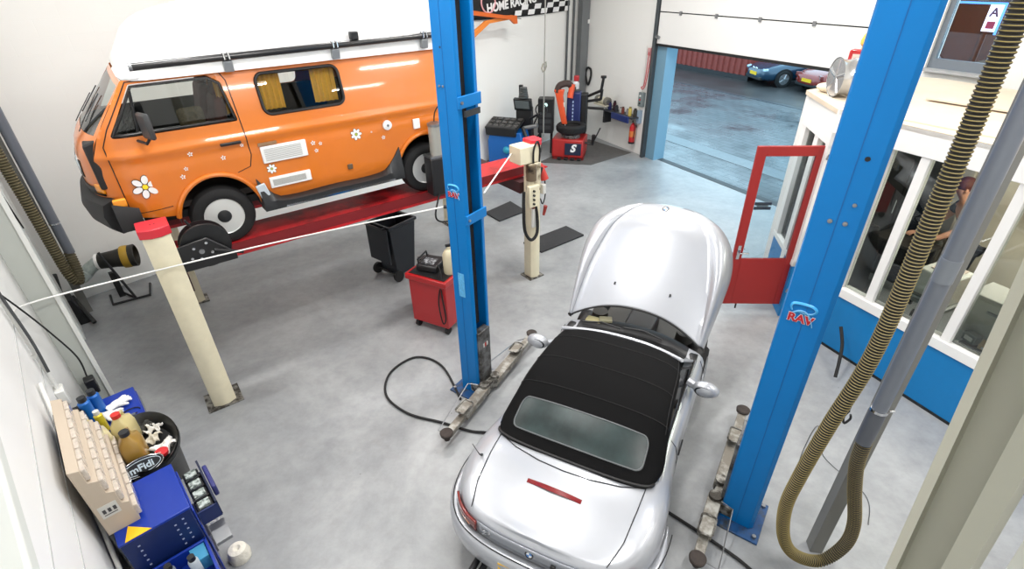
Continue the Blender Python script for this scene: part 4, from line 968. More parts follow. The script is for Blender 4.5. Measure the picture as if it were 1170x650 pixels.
# black cable at the wall foot
o = MB().tube(spline([(3.95, 5.0, .5), (3.93, 4.85, .35), (3.87, 4.72, .2), (3.80, 4.60, .06)]), .02, 8).build('cable_tail', rubber); tag(o, 'black cable end drooping in front of the blue office wall', 'cable')
# ---- things on the office roof
r = thing('alloy_wheel', 'silver spoked alloy wheel standing upright on the office roof corner', 'wheel', 'office', (-1.16, .55, 2.833), 48)
r.rotation_euler = (0, 0, rad(-97))
mb = MB(); mb.lathe([(.215, -.09), (.225, -.095), (.22, -.08), (.205, -.06), (.195, .0), (.205, .07), (.22, .09), (.205, .088), (.19, .06), (.185, 0), (.19, -.06), (.215, -.09)], (0, 0, .225), 'y', 36); mb.build('rim_barrel', mat('rim_silver', (196, 198, 200), .25, .8), r)
for k in range(5):
    a = 2*PI*k/5+.3; MB().tube([(.03*math.cos(a), -.06, .225+.03*math.sin(a)), (.12*math.cos(a), -.075, .225+.12*math.sin(a)), (.20*math.cos(a), -.07, .225+.20*math.sin(a))], [.04, .028, .034], 8, flat=1).build('spoke', mat('rim_silver', (196, 198, 200)), r)
MB().lathe([(.05, -.06), (.045, -.09), (.03, -.095), (.001, -.095)], (0, 0, .225), 'y', 20).build('hub', mat('rim_silver', (196, 198, 200)), r)
c = thing('paint_bucket', 'white plastic bucket standing behind the alloy wheel on the office roof', 'bucket', 'office', (-1.23, .87, 2.833), 0)
MB().lathe([(.001, 0), (.13, 0), (.15, .27), (.16, .28), (.16, .30), (.15, .304), (.001, .304)], n=30).build('bucket_body', mat('bucket_white', (226, 224, 216), .4), c)
c = thing('oil_bottle', 'red oil bottle with yellow spout standing on the white bucket', 'bottle', 'office', (-1.27, .84, 3.137), 20)
MB().prism(rrect(-.085, .085, 0, .20, .03), -.05, .05, 'y').build('bottle_body', mat('bottle_red', (176, 28, 32), .35, coat=.3), c, bevel=.012)
MB().box(-.04, .05, -.053, -.05, .05, .15).build('bottle_label', mat('label_pale', (210, 190, 180), .5), c)
MB().lathe([(.022, .20), (.022, .235), (.045, .26), (.05, .30), (.03, .36), (.008, .40), (.001, .40)], (.04, 0, 0)).build('spout', mat('spout_yellow', (236, 190, 90), .4), c)
c = MB().ball((0, 0, .05), .13, 8, 1.3, .7, .45).build('cloth_bundle', mat('cloth_cream', (222, 212, 190), .9, bump=.6, bscale=12)); put(c, 'office', (-1.38, .66, 2.84), 10); tag(c, 'cream cloth bundle beside the alloy wheel on the office roof', 'cloth')
# ---- inside the office
def armchair(lab, x, y, rot, s=1):
    t = thing('office_chair', lab, 'chair', 'office', (x, y, .12), rot)
    lt = mat('leather_black', (18, 18, 20), .32)
    rings = []
    for k in range(13):
        z = .52+.75*k/12; w = .25*(1-.25*(k/12)**4); rings.append([(w*math.cos(a)*1.0, .22+.06*math.sin(a)+.10*(k/12)**1.5+(-.03*abs(math.cos(a))), z*s) for a in [2*PI*j/16 for j in range(16)]])
    MB().loft(rings).build('backrest', lt, t, ang=60)
    MB().box(-.25, .25, -.25, .22, .42, .54).build('seat', lt, t, bevel=.04)
    for k in (-1, 1): MB().tube([(k*.27, .15, .5), (k*.30, .12, .72), (k*.29, -.15, .72), (k*.25, -.2, .48)], .025, 8).build('armrest', lt, t)
    MB().cyl((0, 0, .08), (0, 0, .42), .03).build('gas_column', dark, t)
    for k in range(5): a = 2*PI*k/5; l_ = MB().tube([(0, 0, .10), (.26*math.cos(a), .26*math.sin(a), .06)], [.03, .02], 8).build('leg', dark, t); MB().ball((.27*math.cos(a), .27*math.sin(a), .03), .03, 6).build('caster', rubber, l_)
armchair('black leather office chair standing in for an unclear dark shape behind the first office window', -.28, .62, 190, 1.15)  # stand-in for an unidentified dark shape behind this window
t = thing('work_table', 'dark narrow table under the hands of the person in the office', 'table', 'office', (-.30, 1.55, .12))
MB().box(-.32, .34, -.22, .22, .88, .92).build('table_top', mat('table_dark', (52, 48, 46), .5), t, bevel=.006)
for sx in (-1, 1):
    for sy in (-1, 1): MB().box(sx*.28-.02, sx*.28+.02, sy*.18-.02, sy*.18+.02, 0, .88).build('leg', dark, t)
t = thing('tall_cabinet', 'tall black cabinet standing in for unclear dark things at the office back wall', 'cabinet', 'office', (-.80, 2.2, .12))  # stand-in too: what is dark back here is unidentified
MB().box(-.5, .45, -.15, .15, 0, 2.2).build('cabinet_body', mat('cab_black', (20, 21, 24), .3), t, bevel=.01)
for k in range(2): dd_ = MB().box(-.48+.47*k, -.02+.46*k, -.165, -.15, .05, 2.15).build('cabinet_door', mat('cab_black2', (26, 27, 31), .25), t, bevel=.005); MB().box(-.05+.47*k-.02*0, -.035+.47*k, -.18, -.165, 1.0, 1.2).build('handle', chrome, dd_)
t = thing('room_divider', 'beige partition screen behind the person in the office', 'screen', 'office', (-.22, 2.32, .12))
MB().box(-.45, .02, -.025, .025, .05, 2.25).build('screen_panel', mat('screen_beige', (196, 188, 174), .7), t, bevel=.008); MB().box(-.48, -.45, -.03, .03, 0, 2.3).build('screen_post', mat('post_char', (50, 50, 52), .4), t)
# desk with the clutter on it
t = thing('desk', 'grey office desk with a tall side panel behind the second window', 'desk', 'office', (1.6, 1.2, .12))
MB().box(-.55, .9, -.35, .35, .72, .76).build('desk_top', mat('desk_top', (206, 170, 122), .5), t, bevel=.006)
MB().box(-.55, .9, -.37, -.34, .05, .73).build('desk_front', mat('desk_grey', (150, 150, 148), .5), t)
for x in (-.53, .86): MB().box(x, x+.03, -.34, .34, 0, .72).build('desk_side', mat('desk_grey', (150, 150, 148)), t)
t = thing('filing_cabinet', 'light grey filing cabinet behind the second office window', 'cabinet', 'office', (1.30, .50, .12))
MB().box(-.24, .33, -.2, .2, 0, 1.22).build('cabinet_body', mat('cab_grey', (168, 166, 162), .45), t, bevel=.01)
for k in range(3): dr = MB().box(-.22, .31, -.21, -.2, .05+.39*k, .40+.39*k).build('drawer', mat('cab_grey2', (176, 175, 170), .45), t, bevel=.004); MB().box(-.02, .10, -.235, -.21, .30+.39*k, .32+.39*k).build('handle', steel, dr)
t = thing('printer', 'white boxy printer behind the grey exhaust pipe in the office', 'printer', 'office', (.74, .48, 1.0))
MB().box(-.19, .17, -.2, .2, 0, .36).build('printer_body', mat('printer_white', (205, 204, 200), .4), t, bevel=.02); MB().box(-.15, .13, -.24, -.19, .06, .08).build('paper_tray', mat('tray_grey', (120, 120, 122), .4), t)
MB().box(-.12, .12, -.1, .15, .36, .375).build('scanner_lid', mat('lid_rose', (214, 196, 186), .4), t)
o = thing('printer_stand', 'grey stand carrying the white printer in the office', 'stand', 'office', (.74, .48, .12)); MB().box(-.2, .2, -.2, .2, .84, .88).build('stand_top', mat('desk_grey', (150, 150, 148)), o)
for sx in (-1, 1):
    for sy in (-1, 1): MB().box(sx*.18-.015, sx*.18+.015, sy*.18-.015, sy*.18+.015, 0, .84).build('leg', dark, o)
def small(kind, lab, cat, x, y, z, sx, sy, sz, col, rot=0, grp=None):
    o = thing(kind, lab, cat, 'office', (x, y, z), rot, grp)
    m_ = mat('sm_%d_%d_%d' % col, col, .5)
    MB().box(-sx/2, sx/2, -sy/2, sy/2, 0, sz).build('casing', m_, o, bevel=min(sx, sy, sz)*.12); MB().box(-sx*.3, sx*.3, -sy/2-.002, -sy/2, sz*.25, sz*.7).build('label_patch', mat('patch_pale', (206, 204, 198), .5), o); return o
small('archive_box', 'brown carton of papers on the desk behind the leaning person', 'box', 1.0, 1.3, .885, .22, .18, .12, (122, 62, 48), 15)
small('tool_case', 'dark green case among the clutter on the desk', 'case', .98, 1.05, .885, .26, .16, .09, (58, 62, 40), -25)
small('parcel', 'small white parcel among the clutter on the desk', 'parcel', 1.22, 1.25, .885, .12, .10, .06, (206, 200, 190), 40)
small('monitor', 'black flat monitor hanging above the desk in the office', 'monitor', .92, 1.9, 1.95, .34, .04, .18, (18, 18, 20), 0)
small('sill_router', 'dark router lying on the white sill beside the grey pipe', 'router', .80, .19, .88, .18, .11, .04, (50, 40, 38), 20)
small('key_box', 'beige carton on the sill of the second office window', 'box', 1.46, .22, .88, .16, .14, .05, (188, 158, 116), 10)
small('radio', 'grey radio on the sill of the second office window', 'radio', 1.30, .20, .88, .14, .09, .10, (96, 104, 100), -15)
small('clip_tray', 'white tray of small metal clips at the far end of the office sill', 'tray', 1.62, .20, .88, .16, .12, .04, (222, 216, 206), 5)
o = MB().box(1.25, 2.05, .1, .30, .865, .878).build('sill_board', mat('sill_dark', (40, 38, 38), .5)); put(o, 'office', (0, 0, 0)); tag(o, 'dark board lying along the sill behind the white mullion', 'board')
# ---- person leaning over the desk
def skinned(name, verts, edges, m, parent, sub=2):
    me = bpy.data.meshes.new(name); me.from_pydata([v[:3] for v in verts], edges, []); o = bpy.data.objects.new(name, me); C.objects.link(o); o.parent = parent
    md = o.modifiers.new('sk', 'SKIN'); md.use_smooth_shade = True
    sv = me.skin_vertices[0].data if me.skin_vertices else None
    if sv is None:
        bm = bmesh.new(); bm.from_mesh(me); bm.verts.layers.skin.verify(); bm.to_mesh(me); bm.free(); sv = me.skin_vertices[0].data
    for i, v in enumerate(verts):
        r_ = v[3]; sv[i].radius = (r_, v[4] if len(v) > 4 else r_)
    sv[0].use_root = True
    md2 = o.modifiers.new('ss', 'SUBSURF'); md2.levels = sub; md2.render_levels = sub; me.materials.append(m); return o
skin = mat('skin', (206, 150, 124), .55)
pr = thing('person', 'person with short brown hair in a dark T-shirt leaning forward over the office desk', 'person', 'office', (.14, 2.10, .12), -35)
# local: facing -y ; hips at origin
V_ = [(0, 0, .95, .15, .11), (0, -.04, 1.12, .15, .11), (0, -.12, 1.30, .17, .12), (0, -.20, 1.45, .10, .08), (0, -.25, 1.53, .055), (0, -.30, 1.60, .06), (0, -.33, 1.67, .085), (0, -.35, 1.75, .07),
      (.16, -.17, 1.42, .06), (.22, -.28, 1.22, .048), (.16, -.46, 1.06, .038), (.12, -.56, 1.03, .03), (-.16, -.17, 1.42, .06), (-.23, -.26, 1.20, .048), (-.20, -.44, 1.02, .038), (-.16, -.54, .99, .03),
      (.10, 0, .88, .09), (.11, -.02, .50, .065), (.11, .04, .08, .045), (.11, -.10, .04, .04), (-.10, 0, .88, .09), (-.11, -.02, .50, .065), (-.11, .04, .08, .045), (-.11, -.10, .04, .04)]
E_ = [(0, 1), (1, 2), (2, 3), (3, 4), (4, 5), (5, 6), (6, 7), (3, 8), (8, 9), (9, 10), (10, 11), (3, 12), (12, 13), (13, 14), (14, 15), (0, 16), (16, 17), (17, 18), (18, 19), (0, 20), (20, 21), (21, 22), (22, 23)]
fing = []
for sx, hx_, hz_, hy_ in ((1, .12, 1.03, -.56), (-1, -.16, .99, -.54)):
    base_i = 11 if sx > 0 else 15
    for k, (dx, L_) in enumerate(((-.03, .065), (-.01, .08), (.01, .075), (.028, .06))):
        i0 = len(V_); V_ += [(hx_+dx, hy_-.05, hz_, .011), (hx_+dx*1.3, hy_-.05-L_*.55, hz_-.012, .009), (hx_+dx*1.3, hy_-.05-L_, hz_-.04, .008)]; E_ += [(base_i, i0), (i0, i0+1), (i0+1, i0+2)]
    i0 = len(V_); V_ += [(hx_-sx*.045, hy_-.01, hz_-.01, .012), (hx_-sx*.06, hy_-.05, hz_-.03, .009)]; E_ += [(base_i, i0), (i0, i0+1)]
skinned('body', V_, E_, skin, pr)
sh = mat('shirt_dark', (30, 36, 50), .85); tr_ = mat('trousers_dark', (34, 38, 50), .85)
def sc(i, k): v = V_[i]; return tuple(v[:3]) + tuple(r*k for r in v[3:])
skinned('t_shirt', [sc(0, 1.08), sc(1, 1.1), sc(2, 1.1), (0, -.19, 1.43, .115, .095), sc(8, 1.18), (.20, -.24, 1.29, .066), sc(12, 1.18), (-.205, -.23, 1.29, .066)], [(0, 1), (1, 2), (2, 3), (3, 4), (4, 5), (3, 6), (6, 7)], sh, pr)
skinned('trousers', [sc(0, 1.1), sc(16, 1.15), sc(17, 1.2), (.11, .03, .12, .062), sc(20, 1.15), sc(21, 1.2), (-.11, .03, .12, .062)], [(0, 1), (1, 2), (2, 3), (0, 4), (4, 5), (5, 6)], tr_, pr)
MB().ball((0, -.315, 1.735), .108, 10, .88, 1.0, .92).build('hair', mat('hair_brown', (92, 44, 32), .7, var=.3, scale=40), pr)
for s in (-1, 1):
    MB().ball((s*.036, -.425, 1.69), .013, 6).build('eye', mat('eye_dark', (30, 24, 22), .2), pr); MB().ball((s*.092, -.335, 1.68), .022, 6, .4, .8, 1.2).build('ear', skin, pr)
    MB().ball((s*.11, -.14, .035), .06, 8, .8, 2.1, .6).build('shoe', black, pr)
MB().ball((0, -.435, 1.66), .018, 6, .8, 1.2, 1.3).build('nose', skin, pr); MB().ball((0, -.418, 1.615), .025, 6, 1, .5, .3).build('mouth', mat('lips', (160, 84, 76), .5), pr)
# ================================================================ EXHAUST EXTRACTION beside the office
hm = mat('ribbed_hose', (104, 96, 62), .6)
def ribbed(name, pts, r, lab, cat='hose', pitch=.028):
    S_ = spline(pts, 14); L = [0]
    for a, b in zip(S_, S_[1:]): L.append(L[-1]+(b-a).length)
    T = L[-1]; n = int(T/pitch); t = None; P = []; R_ = []
    def at(s):
        for i in range(len(L)-1):
            if s <= L[i+1]: return S_[i].lerp(S_[i+1], (s-L[i])/max(1e-9, L[i+1]-L[i]))
        return S_[-1]
    for k in range(n*4): P.append(at(T*k/(n*4-1))); R_.append(r*(1.0 if k % 4 in (0, 1) else .86))
    return P, R_
def hose(lab, fr, loc, pts, r, col_edge, pitch=.03):
    t = thing('exhaust_hose', lab, 'hose', fr, loc)
    P, R_ = ribbed('h', pts, r, lab, pitch=pitch)
    MB().tube(P, [x*.99 for x in R_], 16).build('ribbed_tube', mat('hose_core_'+col_edge, {'y': (34, 32, 27), 'd': (84, 78, 58)}[col_edge], .65), t)
    # wear strip wound around the ribs
    n = len(P)//4; mb = MB()
    S_ = P
    for k in range(1, n-1):
        c = P[4*k]; d = (P[4*k+1]-P[4*k-1]).normalized(); M = Matrix.Translation(c) @ d.to_track_quat('Z', 'Y').to_matrix().to_4x4()
        mb.lathe([(r*.96, -.0028), (r*1.03, 0), (r*.96, .0028)], M=M, n=16)
    mb.build('wear_spiral', mat('hose_spiral_'+col_edge, {'y': (122, 108, 60), 'd': (140, 130, 94)}[col_edge], .5), t)
    return t
hose('ribbed black and yellow exhaust hose looping down beside the grey pipe', 'world', (0, 0, 0),
     [(2.10, 2.35, 6.2), (2.09, 2.35, 5.0), (2.092, 2.35, 4.01), (2.103, 2.35, 3.3), (2.112, 2.35, 2.31), (2.03, 2.35, 1.7), (1.975, 2.35, 1.2), (1.965, 2.35, .85), (2.05, 2.35, .48), (2.20, 2.35, .25), (2.42, 2.35, .16), (2.56, 2.36, .34), (2.56, 2.37, .60), (2.44, 2.38, 1.0), (2.36, 2.38, 1.3), (2.34, 2.38, 1.56)], .046, 'y', .020)
t = thing('extraction_pipe', 'smooth grey vertical exhaust pipe in front of the office windows', 'pipe', 'world', (2.335, 2.38, 0))
pg = mat('pipe_grey', (104, 110, 120), .35, coat=.2)
MB().cyl((0, 0, 1.50), (0, 0, 6.2), .045, n=28).build('pipe', pg, t)
MB().cyl((0, 0, 1.50), (0, 0, 1.80), .049, n=28).build('pipe_socket', mat('pipe_dark', (82, 86, 94), .4), t)
MB().cyl((0, 0, 2.76), (0, 0, 2.90), .049, n=28).build('pipe_coupling', mat('pipe_grey2', (118, 124, 132), .35), t)
cl = MB().cyl((0, 0, 1.79), (0, 0, 1.81), .053, n=28).build('hose_clamp', chrome, t); MB().cyl((.05, -.02, 1.80), (.085, -.02, 1.80), .008).build('clamp_screw', chrome, cl)
o = thing('support_post', 'square grey steel post rising behind the ribbed exhaust hose', 'post', 'world', (2.525, 2.56, 0), -10)
MB().box(-.05, .05, -.05, .05, 0, 6.2).build('tube', mat('post_grey', (118, 118, 114), .5), o, bevel=.006)
o = thing('pull_chain', 'thin steel chain with a hook hanging beside the grey pipe', 'chain', 'world', (2.30, 2.55, 0))
MB().cyl((0, 0, 1.62), (0, 0, 6.2), .0035, n=6).build('chain_cable', steel, o)
MB().tube(spline([(0, 0, 1.62), (-.02, 0, 1.56), (.0, 0, 1.50), (.03, 0, 1.54), (.02, 0, 1.58)]), .008, 6).build('hook', dark, o)
# ================================================================ CARS IN THE YARD
def yard_car(name, lab, x, y, rot, col, plate=True, kidney=True, lights=(190, 215, 230), front=True):
    t = thing(name, lab, 'car', 'garage', (x, y, -.02), rot, None)
    cm = mat('paint_%d' % col[0], col, .25, .2, coat=.8)
    sect = [(-2.15, .55, .62, .35), (-2.1, .74, .78, .25), (-1.7, .84, .92, .2), (-1.0, .87, .95, .18), (0, .87, .93, .18), (.8, .87, .93, .18), (1.3, .86, .86, .18), (1.8, .80, .76, .20), (2.08, .66, .66, .25), (2.16, .45, .56, .32)]
    sect = [(slerp([(i, s[0]) for i, s in enumerate(sect)], u), *[slerp([(i, s[j]) for i, s in enumerate(sect)], u) for j in (1, 2, 3)]) for u in [k*9/30 for k in range(31)]]
    rings = []
    for x_, w, zt, zb in sect:
        R_ = []
        for k in range(20):
            a = 2*PI*k/20; c_, s_ = math.cos(a), math.sin(a); e = .45
            R_.append((x_, w*abs(c_)**e*(1 if c_ > 0 else -1), zb+(zt-zb)*(.5+.5*abs(s_)**e*(1 if s_ > 0 else -1))))
        rings.append(R_)
    MB().loft(rings).build('car_body', cm, t, ang=50)
    gh = [(-1.55, .66, .93), (-1.2, .68, 1.12), (-.7, .64, 1.34), (-.1, .62, 1.38), (.35, .62, 1.30), (.75, .68, 1.08), (1.05, .72, .90)]
    rings = []
    for x_, w, zt in gh:
        rings.append([(x_, -w*1.08, .86), (x_, -w*.98, .86+(zt-.86)*.7), (x_, -w*.72, zt), (x_, 0, zt+.02), (x_, w*.72, zt), (x_, w*.98, .86+(zt-.86)*.7), (x_, w*1.08, .86)])
    MB().loft(rings).build('windows', mat('car_glass_dark', (26, 34, 40), .08), t, ang=50)
    MB().loft([[(x_, -w*.74, zt+.0), (x_, 0, zt+.03), (x_, w*.74, zt), (x_, 0, zt-.02)] for x_, w, zt in gh[1:5]]).build('roof', mat('roof_black', (22, 24, 28), .4), t)
    for x_ in (-1.3, 1.32):
        for s in (-1, 1):
            w_ = bpy.data.objects.new('wheel', None); C.objects.link(w_); w_.parent = t; w_.location = (x_, s*.80, .31); w_.rotation_euler = (0, 0, PI if s > 0 else 0)
            MB().lathe([(.2, -.09), (.28, -.1), (.31, -.06), (.31, .1), (.2, .1)], axis='y', n=28).build('tyre', tyrem, w_)
            mb = MB(); mb.lathe([(.205, -.092), (.19, -.07), (.19, 0), (.001, 0)], axis='y', n=24)
            for k in range(5): a = 2*PI*k/5; mb.tube([(0, -.08, 0), (.19*math.cos(a), -.085, .19*math.sin(a))], [.04, .03], 6)
            mb.build('alloy_rim', mat('alloy', (170, 172, 176)), w_)
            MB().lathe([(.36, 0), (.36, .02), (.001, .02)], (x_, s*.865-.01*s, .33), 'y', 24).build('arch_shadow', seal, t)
    MB().cb(2.165, 0, .46, .02, .50, .12).build('number_plate', mat('plate_yellow', (240, 190, 30)), t)
    MB().cb(2.10, 0, .30, .12, 1.2, .14).build('lower_grille', black, t, bevel=.03)
    for s in (-1, 1):
        if front:
            h_ = MB().cb(1.99, s*.56, .63, .20, .30, .10, -s*22, 8).build('headlight', mat('lamp_glass2', lights, .1, .2, coat=.5), t, bevel=.03)
            MB().lathe([(.085, 0), (.09, .02), (.06, .025)], (2.12, s*.11, .62), 'x', 16, sx=1, sy=.8).build('kidney_grille', chrome, t)
        else: MB().cb(2.05, s*.56, .62, .12, .26, .14, -s*22).build('tail_light', mat('lens_red', (150, 34, 30)), t, bevel=.02)
        MB().ball((.62, s*.95, .95), .09, 6, .7, 1, .7).build('wing_mirror', cm, t)
    return t
yard_car('parked_roadster', 'metallic blue low roadster with yellow number plate parked in the wet yard', -4.75, 12.1, -112, (22, 58, 82))
yard_car('parked_hatchback', 'brownish red car with yellow number plate parked next to the blue roadster', -2.75, 12.4, -105, (134, 30, 12), front=False)
# lit sign board beyond the high window
t = thing('lit_sign_board', 'dark sign board edged in blue-white light with an A panel beyond the high window', 'sign', 'garage', (4.5, 1.5, 3.24), 0)
MB().box(-.1, .92, .0, .06, 0, .42).build('board', mat('board_dark', (26, 27, 31), .5), t)
lb_ = mat('sign_glow_blue', (70, 140, 235), .4, emis=1.6); lw_ = mat('sign_glow_white', (225, 232, 255), .4, emis=1.1)
MB().box(-.1, .94, -.01, 0, .41, .44).build('lit_top_edge', lb_, t); MB().box(.92, .95, -.01, 0, 0, .44).build('lit_side_edge', lb_, t)
MB().box(.74, .92, -.008, 0, .04, .41).build('lit_panel', lw_, t)
text('letter', 'A', .17, mat('sign_ink', (40, 60, 110), .5), t, (.83, -.012, .30), (rad(90), 0, 0), .002, bold=.004)
MB().box(.78, .89, -.012, -.008, .08, .18).build('red_square', mat('sign_red', (150, 50, 90), .5, emis=.3), t)
for x_ in (.0, .8): MB().box(x_-.02, x_+.02, .02, .05, -3.26, 0).build('sign_leg', dark, t)
yard_car('parked_saloon', 'pale teal car parked in the yard beyond the high window', -2.2, 15.2, -40, (88, 150, 160))
o = MB().box(-1, 20, 0, .2, -.02, 6).build('neighbour_wall', mat('dark_facade', (60, 58, 60), .7, var=.2, scale=1)); put(o, 'garage', (-16, 23, 0)); o['kind'] = 'structure'; 
# ================================================================ LEFT WALL, WORKBENCH CORNER (local x out from the wall, y along it away from the camera)
gcol = mat('column_pale', (176, 180, 174), .5)
o = MB().box(-.55, -.366, 5.50, 5.72, 0, ZC).build('trim_19', gcol, bevel=.006); put(o, 'left', (0, 0, 0)); struct(o)
o = MB().box(-.385, -.350, 5.485, 5.50, 0, ZC).build('trim_20', mat('column_edge', (214, 216, 212), .45)); put(o, 'left', (0, 0, 0)); struct(o)
o = MB().box(-.70, -.55, 5.54, 5.66, 0, ZC).build('trim_21', white); put(o, 'left', (0, 0, 0)); struct(o)
# far wall bay panel behind the column
# conduit with junction box and sockets on the wall in front of the column
cw = mat('conduit_white', (226, 226, 222), .45)
t = thing('cable_conduit', 'thin white cable conduit running down the left wall to a junction box', 'conduit', 'left', (-.70, 5.30, 0))
MB().cyl((.03, 0, .35), (.03, 0, 4.6), .016, n=12).build('pipe', cw, t)
MB().box(.0, .07, -.07, .07, .98, 1.14).build('junction_box', cw, t, bevel=.01)
for z in (.72, 1.5, 2.2, 3.0): MB().box(0, .05, -.02, .02, z, z+.03).build('pipe_clip', cw, t)
s_ = MB().cyl((.0, 0, .70), (.075, 0, .70), .05, n=18).build('wall_socket', cw, t)
t = MB(); t.box(-.50, -.42, 5.36, 5.46, .90, 1.06); t = t.build('charger_box', black, bevel=.01); put(t, 'left', (0, 0, 0)); tag(t, 'small black charger box hanging at the pale column', 'charger')
o = MB().tube(spline([(-.67, 5.25, 2.2), (-.60, 5.38, 1.9), (-.52, 5.42, 1.6), (-.45, 5.42, 1.3), (-.46, 5.42, 1.08)]), .007, 6).build('charger_cable', rubber); put(o, 'left', (0, 0, 0)); tag(o, 'thin black cable running down the pale column to the charger box', 'cable')
o = MB().tube(spline([(-.66, 5.2, 3.2), (-.64, 5.24, 2.6), (-.655, 5.27, 2.2), (-.64, 5.25, 1.7), (-.655, 5.26, 1.35)]), .012, 6).build('power_cable', mat('cable_grey', (70, 72, 74), .6)); put(o, 'left', (0, 0, 0)); tag(o, 'thick grey cable tied along the white conduit on the left wall', 'cable')
o = MB().tube(spline([(-.36, 5.46, .55), (-.30, 5.40, .62), (-.26, 5.34, .60), (-.30, 5.30, .45), (-.36, 5.34, .35), (-.34, 5.4, .2)]), .012, 6).build('hanging_hose', mat('hose_greyd', (64, 68, 66), .6)); put(o, 'left', (0, 0, 0)); tag(o, 'dark hose end hanging at the foot of the pale column', 'hose')
# panel seams on the wall
for z in (1.34, 1.80, 2.35): o = MB().box(-.70, -.696, -1, 5.5, z, z+.008).build('trim_%d' % (22+int(z)), mat('seam_grey', (170, 172, 172), .6)); put(o, 'left', (0, 0, 0)); struct(o)
# white tube across the wall
o = MB().tube([(-.672, 4.75, 1.56), (-.672, 3.30, .63)], .015, 10).build('cable_duct', cw); put(o, 'left', (0, 0, 0)); tag(o, 'white plastic tube slanting down the wall past the drawer organiser', 'tube')
bg_ = thing('tool_bag', 'dark blue tool bag hanging on the wall behind the white tube', 'bag', 'left', (-.648, 4.18, 1.30))
MB().ball((0, 0, .06), .2, 8, .18, 1.15, .5).build('bag_body', mat('bag_blue', (34, 52, 92), .8, var=.3, scale=20), bg_)
MB().tube([(0, -.12, .15), (.01, -.1, .24), (.01, .1, .24), (0, .12, .15)], .008, 6).build('bag_strap', black, bg_)
# ---- bench / cabinets
cb_ = mat('cabinet_blue', (8, 48, 150), .35, coat=.2)
cbd = mat('cabinet_blue_dark', (14, 34, 86), .4)
t = thing('tool_cabinet', 'blue steel tool cabinet with a plain top beside the oval sign', 'cabinet', 'left', (-.38, 3.63, 0))
MB().box(-.22, .22, -.26, .26, .06, .95).build('cabinet_body', cbd, t, bevel=.006)
MB().box(-.225, .225, -.265, .265, .93, .955).build('cabinet_top', cb_, t, bevel=.006)
for k in range(5):
    for (x, zz) in ((-.13, .86), (.10, .86), (.155, .88)): MB().cb(x, -.2655, zz-.055*k, .014, .004, .010).build('slot', mat('hole_pale', (150, 160, 190), .5), t)
for k in range(4):
    dr = MB().box(.222, .235, -.24, .24, .10+.20*k, .28+.20*k).build('drawer', cb_, t, bevel=.005); MB().box(.235, .25, -.15, .15, .24+.20*k, .255+.20*k).build('handle', steel, dr)
# lower open tray in front with spray cans
t = thing('service_trolley', 'low blue service trolley with open tray at the near end of the cabinet', 'trolley', 'left', (-.36, 3.12, 0))
mb = MB(); mb.box(-.22, .20, -.22, .22, .46, .48); mb.box(-.22, -.20, -.22, .22, .48, .62); mb.box(.18, .20, -.22, .22, .48, .62); mb.box(-.22, .20, .20, .22, .48, .62); mb.box(-.22, .20, -.22, -.2, .48, .62)
mb.build('tray', cb_, t, bevel=.004)
MB().box(-.22, .20, -.22, .22, .10, .30).build('lower_drawer', cbd, t, bevel=.01)
for sx in (-1, 1):
    for sy in (-1, 1): l_ = MB().box(sx*.19-.015, sx*.19+.015, sy*.2-.015, sy*.2+.015, .08, .46).build('leg', cbd, t); MB().lathe([(.001, -.015), (.04, -.015), (.04, .015), (.001, .015)], (sx*.19, sy*.2, .04), 'x', 16).build('caster', rubber, l_)
def can(lab, x, y, z, r, h, col, cap, fr='left', grp=None, kind='spray_can'):
    t = thing(kind, lab, 'can' if kind == 'spray_can' else 'bottle', fr, (x, y, z), 0, grp); MB().lathe([(.001, 0), (r, .0), (r, h*.78), (r*.7, h*.84), (.001, h*.84)], n=20).build('can_body', mat('can_%d_%d_%d' % col, col, .3, .1), t)
    MB().lathe([(.001, h*.82), (r*.72, h*.82), (r*.70, h), (.001, h)], n=18).build('cap', mat('cap_%d_%d_%d' % cap, cap, .4), t); return t
can('white spray can with black cap standing in the blue trolley tray', -.28, 3.16, .48, .034, .24, (190, 200, 206), (24, 24, 26))
can('grey spray can with black cap nearest the wall in the trolley tray', -.42, 3.20, .48, .034, .24, (110, 118, 130), (22, 22, 24))
can('spray can with pale blue band between two others in the trolley tray', -.35, 3.06, .48, .033, .22, (150, 186, 210), (26, 26, 28))
o = MB().box(-.09, .09, -.09, .09, 0, .10).build('cardboard_carton', mat('carton_grey', (196, 194, 188), .7)); put(o, 'left', (-.46, 3.03, .48), 10); tag(o, 'pale open carton in the trolley tray beside the spray cans', 'box')
o = MB().box(-.05, .05, -.07, .07, 0, .12).build('cleaning_pack', mat('pack_cyan', (70, 150, 190), .5)); put(o, 'left', (-.235, 3.26, .48), 0); tag(o, 'cyan cleaning pack in the outer corner of the trolley tray', 'packet')
# side bins hanging on the outer flank
t = thing('side_bin_rack', 'dark blue rack with small open bins on the outer side of the blue cabinet', 'rack', 'left', (-.055, 3.70, .66))
MB().box(-.085, .055, -.28, .24, 0, .03).build('rack_floor', cbd, t); MB().box(.045, .06, -.28, .24, 0, .16).build('rack_side', mat('rack_navy', (20, 30, 60), .4), t); MB().box(-.085, .055, -.29, -.275, 0, .14).build('rack_end', cbd, t)
for k in range(4): bn = MB().box(-.075, .035, -.25+.12*k, -.15+.12*k, .03, .11).build('bin', mat('bin_black', (22, 24, 30), .4), t, bevel=.004); MB().box(-.06, .02, -.235+.12*k, -.165+.12*k, .11, .13).build('bin_contents', mat('rag_white', (190, 200, 196), .9, bump=1, bscale=30, dirt=(90, 100, 96), dirt_amt=.2, scale=30), bn)
MB().box(.065, .10, -.12, .16, .04, .15).build('outer_pocket', mat('pocket_violet', (44, 48, 110), .4), t, bevel=.01)
